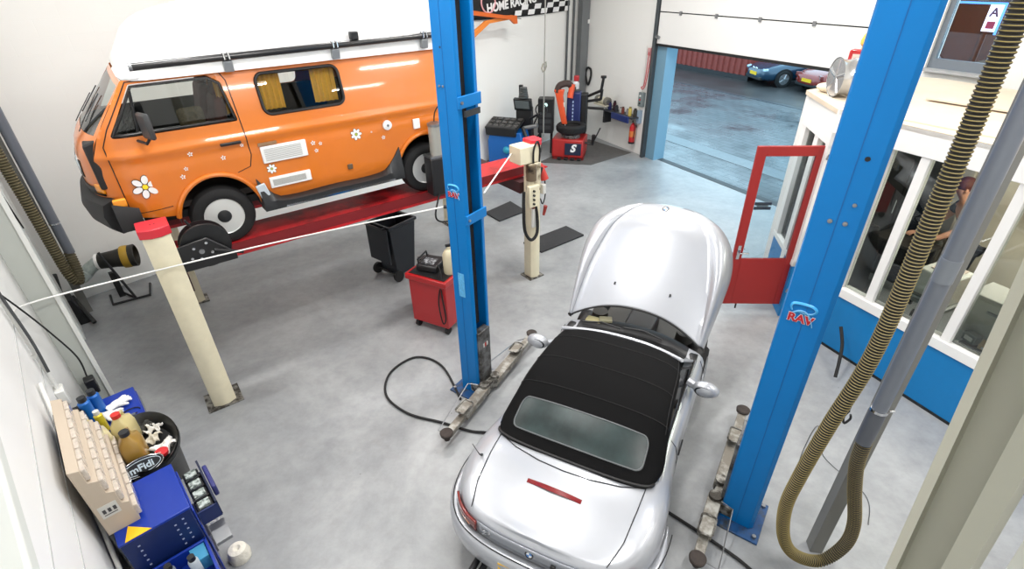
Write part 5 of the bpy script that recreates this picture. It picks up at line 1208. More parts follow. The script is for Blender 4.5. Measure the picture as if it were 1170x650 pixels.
MB().box(-.06, .05, -.50, -.30, -.05, -.02).build('shelf_bracket', steel, t)
# black oil drip tub with jugs and rags
t = thing('drain_tub', 'round black drain tub full of rags between the blue cabinets', 'tub', 'left', (-.25, 4.30, 0))
MB().lathe([(.001, .05), (.24, .05), (.30, .80), (.33, .93), (.355, .96), (.36, .93), (.34, .90), (.345, .97), (.30, .93), (.26, .86), (.001, .84)], n=40, sx=.66, sy=1.12).build('tub_shell', mat('tub_black', (26, 27, 28), .4), t)
for k in range(3): a = 2*PI*k/3; MB().ball((.15*math.cos(a), .2*math.sin(a), .03), .03, 6).build('caster', rubber, t)
def rag(lab, x, y, z, s, col, rot=0):
    bm = MB(); random.seed(int(abs(x*100+y*10)*7)); n = 12
    bm.grid(n, n, lambda u, v: ((u-.5)*s*(1+.2*math.sin(v*9)), (v-.5)*s*.8*(1+.25*math.sin(u*7)), .02+.03*math.sin(u*9+1)*math.cos(v*8)*s/.15 + .015*random.random()))
    o = bm.build('cleaning_rag', mat('rag_%d' % col[0], col, .9), None, solid=.006); put(o, 'left', (x, y, z), rot); tag(o, lab, 'cloth', 'rags in the drain tub'); return o
rag('crumpled white rag in the drain tub nearest the red cap', -.15, 4.16, .90, .16, (224, 224, 220), 20)
rag('cream rag in the middle of the drain tub', -.20, 4.33, .90, .12, (206, 200, 184), 60)
rag('small white rag at the far rim of the drain tub', -.17, 4.46, .90, .11, (216, 214, 208), -30)
rag('dark oily rag at the back of the drain tub', -.24, 4.55, .89, .15, (60, 60, 56), 10)
o = MB().lathe([(.02, 0), (.045, 0), (.05, .03), (.02, .03)], n=20).build('screw_lid', mat('cap_red2', (196, 40, 46), .4)); put(o, 'left', (-.18, 4.08, .93)); tag(o, 'loose red screw cap lying among the rags', 'cap')
def jug(lab, x, y, z, rot, col, capc, s=1):
    t = thing('oil_jug', lab, 'jug', 'left', (x, y, z), rot, 'plastic jugs behind the drawer organiser'); t.scale = (s, s, s)
    m_ = mat('jug_%d' % col[0], col, .3, coat=.3)
    rings = []
    for k, (zz, w, d) in enumerate(((0, .085, .06), (.02, .095, .068), (.18, .095, .068), (.24, .08, .058), (.275, .035, .03), (.30, .024, .024))):
        rings.append([(w*abs(math.cos(a))**.5*(1 if math.cos(a) > 0 else -1) - (.02 if k > 3 else 0), d*abs(math.sin(a))**.5*(1 if math.sin(a) > 0 else -1), zz) for a in [2*PI*j/20+.01 for j in range(20)]])
    b_ = MB().loft(rings).build('jug_body', m_, t, ang=60)
    MB().tube([(.075, 0, .20), (.07, 0, .275), (.01, 0, .29)], .014, 8).build('jug_handle', m_, b_)
    MB().cyl((-.02, 0, .298), (-.02, 0, .33), .03, n=20).build('screw_cap', mat('cap_%d' % capc[0], capc, .4), t); return t
jug('amber oil jug with black cap next to the oval sign', -.33, 4.18, .86, 80, (158, 124, 56), (34, 36, 40), 1.15)
jug('yellowish jug with red cap behind the amber oil jug', -.34, 4.47, .86, 70, (206, 192, 138), (206, 50, 46), 1.1)
jug('pale jug with red cap at the far end of the drawer organiser', -.49, 4.40, .93, 100, (214, 204, 160), (210, 56, 50), .95)
# wooden-topped stand under the organiser
t = thing('side_bench', 'narrow dark bench along the wall carrying the drawer organiser', 'bench', 'left', (-.56, 4.25, 0))
MB().box(-.13, .10, -.33, 1.0, .88, .925).build('bench_top', mat('bench_dark', (40, 42, 46), .6), t, bevel=.004)
for y in (-.30, .94): MB().box(-.12, .09, y, y+.04, 0, .88).build('leg', dark, t)
# drawer organiser, stepped
t = thing('drawer_organiser', 'beige stepped drawer organiser with clear bins standing against the left wall', 'organiser', 'left', (-.53, 3.50, .955))
P = [(-.10, 0), (.09, 0), (.09, .20), (.05, .22), (.05, .34), (.01, .36), (.01, .48), (-.04, .50), (-.04, .62), (-.10, .64)]
bgm = mat('organiser_beige', (184, 170, 152), .5)
MB().prism(P, 0, .90, 'y').build('housing', bgm, t, bevel=.003)
cl_ = mat('bin_clear', (196, 186, 174), .15, coat=.4, var=.12, scale=40)
for r_, (x, z) in enumerate(((.09, .03), (.05, .225), (.01, .365), (-.04, .505))):
    for k in range(7): MB().box(x-.01, x+.026, .02+.125*k, .135+.125*k, z, z+.10).build('clear_bin', cl_, t, bevel=.008)
lb2 = MB().box(-.075, .03, -.004, 0, .16, .27).build('paper_label', mat('label_grey', (196, 196, 190), .6), t)
for k in range(3): MB().box(-.06+.03*k, -.042+.03*k, -.006, -.003, .20, .235).build('printed_block', mat('ink_dark', (60, 60, 62), .6), lb2)
MB().box(-.06, .015, -.0055, -.003, .18, .186).build('printed_line', mat('ink_dark', (60, 60, 62)), lb2)
o = MB().prism([(0, 0), (.16, 0), (.04, .13)], 0, .004).build('yellow_sheet', mat('sheet_yellow', (240, 186, 24), .6)); put(o, 'left', (-.56, 3.36, .957), 0); tag(o, 'yellow paper corner under the near end of the drawer organiser', 'paper')
# oval sign leaning
t = thing('oval_sign', 'oval chrome-edged sign leaning between the amber jug and the blue cabinet', 'sign', 'left', (-.33, 3.99, .90), 0)
M = Matrix.Rotation(rad(-22), 4, 'X') @ Matrix.Translation((0, 0, .08))
M2 = Matrix.Translation((0, 0, .08)) @ Matrix.Rotation(rad(62), 4, 'X')
MB().prism([(.155*math.cos(2*PI*k/36), .072*math.sin(2*PI*k/36)) for k in range(36)], -.006, .006, M=M2).build('plate', mat('sign_black', (22, 26, 34), .3), t)
MB().tube([M2 @ Vector((.15*math.cos(2*PI*k/40), .067*math.sin(2*PI*k/40), .008)) for k in range(40)], .004, 6, closed=True).build('oval_rim', chrome, t)
MB().tube([M2 @ Vector((.13*math.cos(2*PI*k/40), .05*math.sin(2*PI*k/40), .008)) for k in range(40)], .003, 6, closed=True).build('inner_rim', mat('sign_pale', (190, 205, 215), .3), t)
tx = text('lettering', 'mFidi', .075, mat('sign_pale', (190, 205, 215)), t, (0, 0, 0), (0, 0, 0), .002, bold=.002); tx.matrix_local = M2 @ Matrix.Translation((0, -.004, .008))
# far blue cabinet with gloves, bottles
t = thing('tool_cabinet', 'blue steel cabinet at the far end of the bench, white gloves on its top', 'cabinet', 'left', (-.40, 4.98, 0))
MB().box(-.22, .21, -.25, .25, .06, .88).build('cabinet_body', cbd, t, bevel=.006); MB().box(-.225, .215, -.255, .255, .87, .90).build('cabinet_top', cb_, t, bevel=.006)
for k in range(3): dr = MB().box(.21, .222, -.23, .23, .10+.26*k, .34+.26*k).build('drawer', cb_, t, bevel=.005); MB().box(.222, .236, -.15, .15, .30+.26*k, .315+.26*k).build('handle', steel, dr)
MB().cb(.14, -.20, .91, .03, .03, .02).build('corner_latch', steel, t)
def glove(lab, x, y, z, rot):
    t = thing('work_glove', lab, 'glove', 'left', (x, y, z), rot, 'white gloves on the far blue cabinet'); gm = mat('glove_white', (232, 232, 230), .9, bump=.5, bscale=120)
    mb = MB(); mb.ball((0, 0, .03), .06, 8, 1.1, .8, .5)
    mb.build('palm', gm, t)
    for k in range(4): MB().tube([(.04, -.035+.023*k, .03), (.08, -.045+.028*k, .038), (.115-.01*abs(k-1.5), -.055+.034*k, .026)], [.014, .013, .009], 8).build('finger', gm, t)
    MB().tube([(.0, -.04, .03), (.03, -.075, .035), (.055, -.085, .026)], [.016, .014, .010], 8).build('thumb', gm, t)
    MB().lathe([(.045, -.09), (.042, -.03), (.038, 0)], (0, 0, .03), 'x', 16, sx=1, sy=.5).build('cuff', gm, t); return t
glove('white work glove pointing to the corner of the far blue cabinet', -.34, 5.02, .90, 20); glove('white work glove lying nearer the blue bottles', -.42, 4.90, .905, -25)
o = MB().tube([(.07*math.cos(2*PI*k/20), .05*math.sin(2*PI*k/20), .008) for k in range(18)], .005, 6).build('rubber_loop', rubber); put(o, 'left', (-.27, 4.84, .90)); tag(o, 'black rubber loop lying on the far blue cabinet', 'ring')
def bottle(lab, x, y, z, r, h, col, cap): return can(lab, x, y, z, r, h, col, cap, 'left', None, 'fluid_bottle')
bottle('blue bottle with dark cap nearest the gloves', -.46, 5.02, .90, .045, .27, (24, 96, 178), (44, 46, 50))
bottle('blue bottle with dark cap nearest the wall', -.53, 4.94, .925, .045, .26, (30, 104, 186), (40, 42, 46))
bottle('small bottle with yellow label and white cap', -.47, 4.72, .925, .032, .22, (226, 206, 60), (214, 214, 210))
t = thing('caulking_tube', 'long black sealant gun leaning on the bottles by the wall', 'sealant gun', 'left', (-.585, 4.80, .97)); 
MB().cyl((0, .17, .10), (.04, -.20, .06), .030, n=18).build('barrel', black, t); MB().cyl((.04, -.20, .06), (.05, -.28, .055), .010, .006, n=10).build('nozzle', mat('nozzle_pale', (190, 200, 206), .4), t); MB().tube([(0, .17, .10), (0, .23, .09), (.02, .22, .03)], .010, 6).build('trigger', dark, t)
# clamp and paper roll on the floor
o = MB().lathe([(.001, 0), (.085, 0), (.09, .05), (.07, .12), (.03, .13), (.001, .10)], n=22).build('cloth_roll', mat('roll_white', (222, 218, 206), .9, bump=1, bscale=25)); put(o, 'left', (-.02, 3.50, 0)); tag(o, 'white wiping paper roll on the floor beside the blue trolley', 'paper roll')
t = MB().tube([(-.10, 3.60, .45), (-.05, 3.58, .45), (-.03, 3.58, .50)], .014, 8).build('tap_valve', white); put(t, 'left', (0, 0, 0)); tag(t, 'small white tap at the side of the blue trolley', 'tap')
t.parent = None
# ---- far left corner: extraction hose, pipe and nozzle stand (local left frame)
t = thing('extraction_pipe', 'smooth grey vertical exhaust pipe at the far left corner', 'pipe', 'left', (-.23, 8.90, 0))
MB().cyl((0, 0, .98), (0, 0, 6.2), .06, n=24).build('pipe', pg, t); MB().cyl((0, 0, 1.42), (0, 0, 1.44), .066, n=24).build('hose_clamp', chrome, t)
o = thing('support_post', 'square grey steel post standing behind the hoses in the far left corner', 'post', 'left', (-.36, 9.02, 0)); MB().box(-.05, .05, -.05, .05, 0, 6.2).build('tube', mat('post_grey', (118, 118, 114)), o)
hose('ribbed exhaust hose folded in a loop in the far left corner', 'left', (0, 0, 0), [(-.40, 8.88, 6.2), (-.41, 8.88, 4), (-.41, 8.88, 2.4), (-.39, 8.88, 1.8), (-.37, 8.88, .95), (-.35, 8.86, .66), (-.29, 8.86, .56), (-.25, 8.88, .72), (-.24, 8.9, 1.0)], .065, 'd', .035)
o = MB().box(-.66, -.50, 8.2, 8.6, 0, 3.4).build('trim_30', mat('panel_pale', (206, 210, 208), .5)); put(o, 'left', (0, 0, 0)); struct(o)
o = MB().tube([(-.55, 7.2, 3.6), (-.5, 7.4, 2.6), (-.46, 7.5, 1.9)], [.012, .016, .008], 6).build('hanging_cable', rubber); put(o, 'left', (0, 0, 0)); tag(o, 'black cable hanging beside the far ribbed hose', 'cable')
t = thing('exhaust_nozzle', 'black funnel-shaped exhaust nozzle resting on its floor stand', 'nozzle', 'left', (.22, 9.20, .60))
ax = Matrix.Rotation(rad(-18), 4, 'Z')
MB().lathe([(.10, -.22), (.115, -.20), (.13, 0), (.165, .18), (.17, .27), (.15, .28), (.14, .18), (.10, 0), (.09, -.15), (.001, -.15)], (0, 0, 0), 'x', 28, M=ax).build('nozzle_body', mat('nozzle_black', (34, 32, 28), .5), t)
MB().lathe([(.117, -.24), (.122, -.22), (.117, -.20)], (0, 0, 0), 'x', 24, M=ax).build('white_band', white, t)
MB().lathe([(.167, .10), (.172, .14), (.172, .17), (.168, .20)], (0, 0, 0), 'x', 24, M=ax).build('yellow_band', mat('band_yellow', (176, 140, 40), .5), t)
MB().tube(spline([ax @ Vector((-.22, 0, 0)), (-.34, .04, -.06), (-.42, .02, -.12), (-.46, -.10, -.10), (-.48, -.28, -.02)]), [.09]*33, 14).build('clear_sleeve', mat('sleeve_grey', (150, 160, 156), .3, var=.2, scale=20), t)
t = thing('nozzle_stand', 'dark steel floor stand holding the exhaust nozzle below the van bumper', 'stand', 'left', (.12, 9.15, 0))
MB().tube([(-.16, .12, .02), (-.18, -.22, .02), (.30, -.30, .02), (.38, .1, .02)], .018, 8).build('base_frame', dark, t); MB().tube([(-.02, .25, .02), (.0, .1, .02), (.12, -.26, .02)], .016, 8).build('base_bar', dark, t)
MB().tube([(.12, -.26, .02), (-.06, -.05, .80)], .018, 8).build('upright', dark, t); MB().box(-.06, .02, -.02, .06, 0, .42).build('post_foot', black, t)
t = thing('jack_stand', 'black folded axle jack standing by the pale column in the far left corner', 'jack', 'left', (-.50, 9.0, 0))
MB().prism([(-.10, 0), (.12, 0), (.05, .42), (-.06, .46)], -.35, -.10, 'y').build('jack_frame', black, t, bevel=.01); MB().tube([(.05, -.1, .35), (.16, -.5, .05)], [.035, .03], 8).build('jack_leg', black, t); MB().tube([(-.05, .0, .40), (-.02, .25, .60)], .03, 8).build('jack_arm', black, t)
# white barrier rope
rp = MB().tube(spline([W('left', -.66, 5.30, 1.93), W('left', -.40, 5.44, 1.92), W('van', .3, -.6, 1.83), W('lift', -.16, -.12, 2.30)], 10), .008, 8).build('rope', mat('rope_white', (228, 228, 224), .8)); tag(rp, 'long white rope stretched from the left wall past the red lift to the blue post', 'rope')
rp = MB().tube(spline([W('lift', .14, .14, 2.42), W('van', 3.62, -.36, 2.06)], 6), .008, 8).build('rope', mat('rope_white', (228, 228, 224))); tag(rp, 'short white rope from the blue post to the cream motor box', 'rope')
# ================================================================ MACHINES AND THINGS IN THE FAR CORNER
rubm = mat('mat_black', (40, 40, 42), .8, bump=.5, bscale=60)
def floor_mat(lab, pts, th=.02, m=None):
    cxx = sum(p[0] for p in pts)/4; cyy = sum(p[1] for p in pts)/4
    o = MB().prism([(p[0]-cxx, p[1]-cyy) for p in pts], 0, th).build('floor_mat', m or rubm, bevel=.004); o.location = (cxx, cyy, .001); return tag(o, lab, 'mat')
floor_mat('small black rubber ramp mat on the floor left of the cream post', [(-.52, 9.74), (-.22, 9.32), (.32, 9.79), (0, 10.31)], .03)
floor_mat('black rubber ramp mat on the floor right of the cream post', [(.22, 8.36), (.53, 7.98), (1.35, 8.62), (1.06, 9.02)], .03)
floor_mat('large grey mat lying under the tyre changer', [(.75, 12.9), (2.05, 12.62), (3.25, 13.55), (2.3, 14.9)], .008, mat('mat_grey', (84, 82, 80), .8, var=.15))
floor_mat('grey mat lying under the wheel balancer', [(-.9, 13.1), (.7, 12.95), (.85, 14.6), (-.6, 14.2)], .008, mat('mat_grey2', (96, 94, 92), .8, var=.15))
# ---- wheel balancer
t = thing('wheel_balancer', 'blue wheel balancer with black weight tray against the back wall', 'wheel balancer', 'world', (0, 12.95, 0), -22)
bb_ = mat('balancer_blue', (0, 92, 170), .4, coat=.3)
MB().loft([[(x, y, z) for x, y in ((-w, -d), (w, -d), (w, d), (-w, d))] for z, w, d in ((.0, .46, .26), (.60, .46, .28), (.84, .40, .24))]).build('machine_body', bb_, t, bevel=.02)
tr = MB().cb(-.10, .0, .98, .86, .56, .05, 0, 0, 14).build('weight_tray', black, t, bevel=.01)
MB().cb(-.10, -.26, .86, .80, .12, .22, 0, 0, 10).build('tray_front', black, t, bevel=.02)
for i in range(5):
    for j in range(3):
        cx_, cy_ = -.44+.17*i, -.17+.17*j
        MB().cb(cx_, cy_, 1.012+cy_*.25, .12, .12, .02, 0, 0, 14).build('tray_pocket', mat('pocket_grey', (112, 110, 108), .5, dirt=(40, 38, 36), dirt_amt=.1, scale=30), tr)
MB().box(.10, .52, .24, .36, .5, 1.36).build('rear_column', black, t, bevel=.02)
MB().cb(.30, .22, 1.42, .46, .10, .30, 0, 0, 18).build('display', mat('display_black', (30, 32, 34), .3), t, bevel=.02)
MB().cb(.30, .155, 1.42, .36, .01, .20, 0, 0, 18).build('screen', mat('screen_grey', (96, 104, 106), .2), t)
MB().box(.18, .26, .26, .34, 1.3, 1.85).build('mast', black, t); mb = MB()
for k in range(5): MB().lathe([(.001, -.02), (.12-.008*k, -.02), (.12-.008*k, .02), (.001, .02)], (.32, .2, 1.60+.05*k), 'z', 18, M=None).build('adapter_cone', mat('cone_grey', (90, 94, 94), .4, .5), t)
MB().tube([(.42, -.05, .92), (.78, -.08, 1.02)], .05, 12).build('shaft', steel, t)
MB().tube([(.86+.14*math.cos(2*PI*k/20), -.05, 1.38+.14*math.sin(2*PI*k/20)) for k in range(20)], .016, 6, closed=True).build('quick_nut_ring', black, t)
MB().tube([(.5, .2, 1.1), (.75, .05, 1.25), (.86, -.05, 1.30)], .03, 8).build('caliper_arm', black, t); MB().tube([(.4, -.1, .95), (.62, -.2, .55)], .045, 8).build('guard_arm', black, t)
MB().ball((.05, -.31, .42), .09, 8, 1, .7, 1).build('foot_switch', mat('teal_knob', (40, 150, 180), .4), t)
# ---- tyre changer
t = thing('tyre_changer', 'red tyre changer with orange arm and blue column in the far corner', 'tyre changer', 'world', (1.62, 13.38, 0), -14)
tcr = mat('changer_red', (176, 36, 34), .4, coat=.2, var=.1)
MB().prism([(-.46, -.32), (.34, -.36), (.38, .34), (-.44, .34)], .06, .52).build('base_cabinet', tcr, t, bevel=.03)
MB().box(-.44, .36, -.33, .32, 0, .07).build('plinth', mat('plinth_red', (120, 26, 26), .5, dirt=(40, 20, 20), dirt_amt=.3), t)
fp = MB().box(-.12, .30, -.375, -.35, .14, .44).build('front_panel', mat('panel_navy', (24, 34, 60), .4), t, bevel=.01)
text('emblem', 'S', .26, vanwhite, fp, (.08, -.378, .31), (rad(90), 0, 0), .003, shear=.3, bold=.012)
for k in range(4): MB().box(-.30+.17*k, -.20+.17*k, -.44, -.33, .03, .07).build('foot_pedal', black, t, bevel=.008)
MB().cyl((-.02, -.02, .52), (-.02, -.02, .60), .24, n=28).build('turntable', dirtysteel, t)
for k in range(4): a = 2*PI*k/4+.5; MB().cb(-.02+.22*math.cos(a), -.02+.22*math.sin(a), .63, .10, .06, .05, math.degrees(a)).build('clamp_jaw', dark, t)
MB().box(-.20, .16, .30, .56, .3, 1.55).build('column', mat('column_blue', (30, 42, 96), .4, coat=.2), t, bevel=.03)
for k in range(7): MB().box(-.05, -.02, .292, .30, .75+.09*k, .80+.09*k).build('column_mark', mat('mark_pale', (170, 190, 220), .5), t)
MB().box(.16, .32, .32, .62, .5, 1.5).build('side_tower', black, t, bevel=.02)
orr = mat('arm_orange', (222, 84, 44), .4, coat=.2)
MB().loft([[(x+dx, .05+dy, z) for dx, dy in ((-w, -.06), (w, -.06), (w, .06), (-w, .06))] for x, z, w, dy_ in ((-.20, .82, .07, 0), (-.28, 1.15, .075, 0), (-.35, 1.50, .09, 0), (-.36, 1.66, .13, 0))]).build('mount_arm', orr, t, bevel=.02)
MB().tube(spline([(-.42, .06, 1.58), (-.36, .08, 1.74), (-.16, .16, 1.78), (-.04, .30, 1.62)]), .08, 10).build('arm_shoulder', mat('shoulder_dark', (60, 44, 40), .5), t); MB().tube([(-.06, .22, 1.76), (-.10, .16, 1.44)], .075, 12).build('lock_cylinder', orr, t)
MB().tube([(-.20, .05, .85), (-.16, .0, .70)], .02, 8).build('tool_shaft', steel, t)
MB().box(-.27, -.2, .0, .012, 1.25, 1.36).build('arm_sticker', mat('sticker_pale2', (214, 214, 206), .5), t)
MB().lathe([(.001, 0), (.085, 0), (.09, .12), (.05, .18), (.001, .18)], (0, .42, 1.62)).build('air_tank', mat('tank_white', (206, 208, 210), .4), t)
gg = MB().box(-.05, .08, .36, .48, 1.80, 1.93).build('gauge_block', mat('gauge_red', (170, 40, 46), .4), t, bevel=.02)
for a, b_ in (((.24, .45, 1.40), (.66, .25, 1.62)), ((.66, .25, 1.62), (.70, .22, 1.92)), ((.24, .45, 1.30), (.66, .3, 1.40)), ((.66, .3, 1.40), (.68, .27, 1.64)), ((.24, .42, 1.16), (.74, .35, 1.16))):
    MB().tube([a, b_], .035, 10).build('assist_arm', black, t)
MB().lathe([(.001, 0), (.07, 0), (.07, .05), (.001, .05)], (.70, .22, 1.92)).build('roller', black, t)
MB().tube([(.36, -.1, .40), (.56, -.12, .38), (.58, -.16, .62)], [.03, .04, .05], 8).build('bead_breaker', black, t); MB().tube([(.56, -.14, .40), (.74, -.30, .84)], .016, 8).build('breaker_handle', black, t)
# tyre lying on the turntable
y_ = thing('tyre', 'black tyre lying flat on the turntable of the tyre changer', 'tyre', 'world', (1.60, 13.36, .655), 0)
MB().lathe([(.225, .02), (.25, .0), (.33, -.005), (.375, .03), (.385, .09), (.375, .16), (.33, .195), (.25, .19), (.225, .17), (.235, .10), (.225, .02)], n=44).build('tread', tyrem, y_)
mb = MB()
for k in range(3): mb.lathe([(.386, .06+.03*k), (.389, .065+.03*k), (.386, .07+.03*k)], n=44)
mb.build('tread_grooves', mat('groove', (12, 12, 12), .9), y_)
# black assist unit between the machines
t = thing('tyre_inflator', 'black cabinet with a small round lamp between wheel balancer and tyre changer', 'inflator', 'world', (.98, 13.75, 0), -10)
MB().box(-.20, .20, -.16, .16, .55, 1.42).build('cabinet', mat('infl_black', (26, 28, 30), .4), t, bevel=.02); MB().lathe([(.05, 0), (.045, -.02), (.001, -.02)], (.0, -.16, 1.27), 'y').build('lamp', mat('lamp_teal', (190, 230, 225), .2, emis=.6), t)
for k in range(3): MB().box(-.16, .14, -.165, -.16, .65+.16*k, .75+.16*k).build('panel_slot', mat('slot_dk', (50, 52, 54), .5), t)
for s in (-1, 1): MB().box(s*.15-.03, s*.15+.03, -.05, .05, 0, .55).build('leg', dark, t)
MB().tube(spline([(-.2, -.1, 1.0), (-.32, -.15, .7), (-.28, -.15, .4), (-.1, -.15, .6)]), .02, 6).build('air_hose', rubber, t)
# ---- drop cable with hook, pipes on the back wall
t = thing('drop_cable', 'grey steel cable hanging from the ceiling with a clamp halfway', 'cable', 'world', (.733, 11.0, 0))
MB().cyl((0, 0, 1.2), (0, 0, 6.2), .012, n=8).build('wire', mat('wire_grey', (150, 152, 148), .4, .4), t); MB().tube([(-.03, -.01, 2.48), (-.05, 0, 2.54), (-.03, .01, 2.62), (.03, 0, 2.66), (.035, 0, 2.58), (0, -.01, 2.50)], .018, 8, closed=True).build('cable_clamp', mat('clamp_grey', (150, 150, 140), .4, .3), t)
for lab, x in (('dark compressed-air pipe on the back wall, nearer the checkered banner', -.66), ('dark compressed-air pipe on the back wall, nearer the steel column', -.40)):
    o = MB().cyl((0, 0, 1.5), (0, 0, 3.55), .030, n=12).build('air_pipe', mat('pipe_dk', (88, 92, 94), .4, .3)); put(o, 'back', (x, -.05, 0)); tag(o, lab, 'pipe')
t = thing('downpipe', 'thin white pipe beside the steel column in the corner', 'pipe', 'back', (-.12, -.07, 0)); MB().cyl((0, 0, .9), (0, 0, 6.2), .025, n=12).build('pipe', cw, t)
for z in (2.35, 3.45): MB().box(-.04, .04, -.03, .06, z, z+.06).build('pipe_clip', steel, t)
# ---- checkered banner
t = thing('checkered_banner', 'black and white checkered banner with racing lettering high on the back wall', 'banner', 'back', (-.56, -.03, 3.28))
bk = mat('banner_black', (20, 20, 22), .7); bw = mat('banner_white', (232, 232, 232), .7)
MB().grid(30, 8, lambda u, v: (-3.6+3.6*u, -.004-.01*math.sin(u*12), 0.0+.8*v + .03*math.sin(u*PI)*-1)).build('cloth', bk, t, solid=.004)
for i in range(9):
    for j in range(2 if i > 3 else 3):
        if (i+j) % 2 == 0:
            x0 = -.03-.24*i; z0 = .0+.115*j
            MB().prism([(x0, z0), (x0-.235, z0), (x0-.20, z0+.11), (x0+.035, z0+.11)], -.030, -.026, 'y').build('white_check', bw, t)
text('banner_lettering', 'HOME RACING', .25, bw, t, (-2.25, -.034, .27), (rad(90), rad(-5), 0), .002, bold=.010)
MB().tube([(-3.05+.22*math.cos(2*PI*k/28), -.034, .34+.22*math.sin(2*PI*k/28)) for k in range(28)], .018, 6, closed=True).build('round_emblem', mat('emblem_pink', (230, 170, 176), .6), t)
# orange streamer / swing arm hanging beside the banner
t = thing('orange_swing_arm', 'orange folded sheet-metal arm on the back wall below the banner', 'arm', 'back', (-3.52, -.35, 3.28))
om = mat('arm_amber', (226, 132, 50), .45)
MB().prism([(-1.1, -.30), (-.5, .0), (.35, .06), (.42, -.02), (.0, -.04), (-.4, -.06), (-1.1, -.42)], -.05, .02, 'y').build('lower_blade', om, t, bevel=.004); MB().prism([(-1.1, .25), (.0, .08), (.42, .05), (.44, -.12), (.34, -.12), (.2, -.02), (-1.1, .16)], -.12, -.06, 'y').build('upper_blade', mat('arm_amber2', (206, 96, 30), .45), t, bevel=.004); MB().tube([(.40, -.05, 0), (.62, -.06, -.03)], .008, 6).build('wire', dark, t)
# ---- garage wall things
t = thing('fire_extinguisher', 'red fire extinguisher on the white wall beside the garage door', 'fire extinguisher', 'garage', (-.78, -.14, .27))
MB().lathe([(.001, 0), (.075, 0), (.08, .02), (.08, .42), (.06, .48), (.03, .50), (.03, .53), (.001, .53)]).build('cylinder', mat('ext_red', (190, 28, 34), .3, coat=.4), t); MB().lathe([(.0805, .18), (.0815, .19), (.0815, .32), (.0805, .33)], n=24).build('label', mat('ext_label', (206, 120, 60), .5), t)
MB().lathe([(.081, .0), (.083, .04), (.081, .05)]).build('foot_ring', black, t); MB().tube([(0, 0, .53), (.0, -.03, .58), (.06, -.05, .60)], .012, 6).build('lever', black, t); MB().tube(spline([(0, 0, .54), (.09, -.02, .50), (.095, -.02, .3), (.085, -.03, .15)]), .010, 6).build('discharge_hose', rubber, t); MB().box(-.02, .02, .06, .12, .4, .46).build('wall_bracket', dark, t)
t = thing('shelf', 'dark wall shelf crowded with spray bottles left of the garage door', 'shelf', 'garage', (-1.25, -.16, .93))
MB().box(-.58, .60, -.16, .15, 0, .03).build('shelf_board', mat('shelf_dark', (50, 54, 62), .5), t); MB().box(-.60, -.54, -.14, .10, -.32, .0).build('bracket', dark, t); MB().box(-.2, .5, -.19, -.15, -.12, .04).build('blue_tray', mat('tray_navy', (36, 52, 110), .4), t, bevel=.01)
for k, (col, h, r_, lab) in enumerate((((30, 36, 90), .20, .05, 'navy tin'), ((64, 28, 40), .24, .045, 'dark red bottle'), ((44, 46, 54), .16, .06, 'dark grey tin'), ((190, 190, 186), .13, .05, 'white tub'), ((120, 60, 50), .17, .04, 'brown bottle'), ((150, 150, 150), .14, .05, 'grey jar'), ((206, 184, 96), .22, .045, 'yellow bottle'), ((60, 56, 48), .20, .05, 'brown-black tin'))):
    c_ = can(lab + ' standing on the dark wall shelf by the garage door', -1.74+.14*k, -.18+.05*(k % 2), .96, r_, h, col, tuple(int(x*.6) for x in col), 'garage', None, 'fluid_bottle')
t = thing('bench_grinder', 'cream bench grinder on a wall bracket beside the tyre changer', 'grinder', 'garage', (-1.98, -.24, 1.06), 0)
MB().cyl((-.13, 0, .10), (.13, 0, .10), .09, n=24).build('motor', mat('grinder_cream', (210, 204, 184), .4), t)
for s in (-1, 1): MB().cyl((s*.15, 0, .10), (s*.24, 0, .10), .11, n=24).build('wheel_guard', mat('guard_grey', (120, 118, 110), .4), t); MB().cyl((s*.24, 0, .10), (s*.26, 0, .10), .06, n=18).build('guard_cap', steel, t)
MB().box(-.25, .25, -.12, .12, -.02, .015).build('base_plate', mat('grinder_cream', (210, 204, 184)), t); MB().box(-.22, .22, .0, .19, -.05, -.02).build('wall_bracket', steel, t)
t = thing('timing_belt', 'black looped belt hanging on the white wall above the grinder', 'belt', 'garage', (-3.0, -.04, 1.62)); MB().tube(spline([(.0, 0, .22), (.11, 0, .18), (.13, 0, .02), (.05, 0, -.20), (-.02, 0, -.21), (-.10, 0, -.05), (-.12, 0, .10), (-.06, 0, .20), (0, 0, .22)], 5), .028, 8).build('loop', rubber, t)
t = thing('motion_sensor', 'small white sensor on the wall above the belt', 'sensor', 'garage', (-3.15, -.05, 2.93)); MB().box(-.05, .05, -.03, .05, 0, .12).build('sensor_body', white, t, bevel=.02); MB().ball((0, -.02, -.02), .035, 6).build('lens', steel, t)
t = thing('door_control_box', 'grey control box on the wall by the garage door track', 'control box', 'garage', (-.66, -.06, 1.22)); MB().box(-.08, .08, -.04, .06, 0, .34).build('box_body', mat('ctrl_grey', (120, 132, 134), .4), t, bevel=.01)
for k in range(3): MB().cyl((0, -.04, .08+.09*k), (0, -.06, .08+.09*k), .022, n=14).build('push_button', (black, red, white)[k], t)
MB().box(-.07, .03, -.03, .06, -.42, -.10).build('switch_strip', mat('ctrl_blue', (150, 170, 190), .4), t); MB().tube([(.0, 0, .34), (.0, 0, 1.4)], .012, 8).build('conduit', cw, t)
o = MB().tube(spline([(-.52, -.1, 2.5), (-.54, -.1, 2.1), (-.56, -.12, 1.75), (-.62, -.14, 1.70), (-.56, -.14, 1.66), (-.50, -.12, 1.80), (-.46, -.1, 2.3), (-.44, -.1, 2.62)]), .012, 6).build('red_air_hose', mat('hose_red2', (190, 70, 76), .5)); put(o, 'garage', (0, 0, 0)); tag(o, 'red coiled air hose hanging on the garage door frame', 'hose')
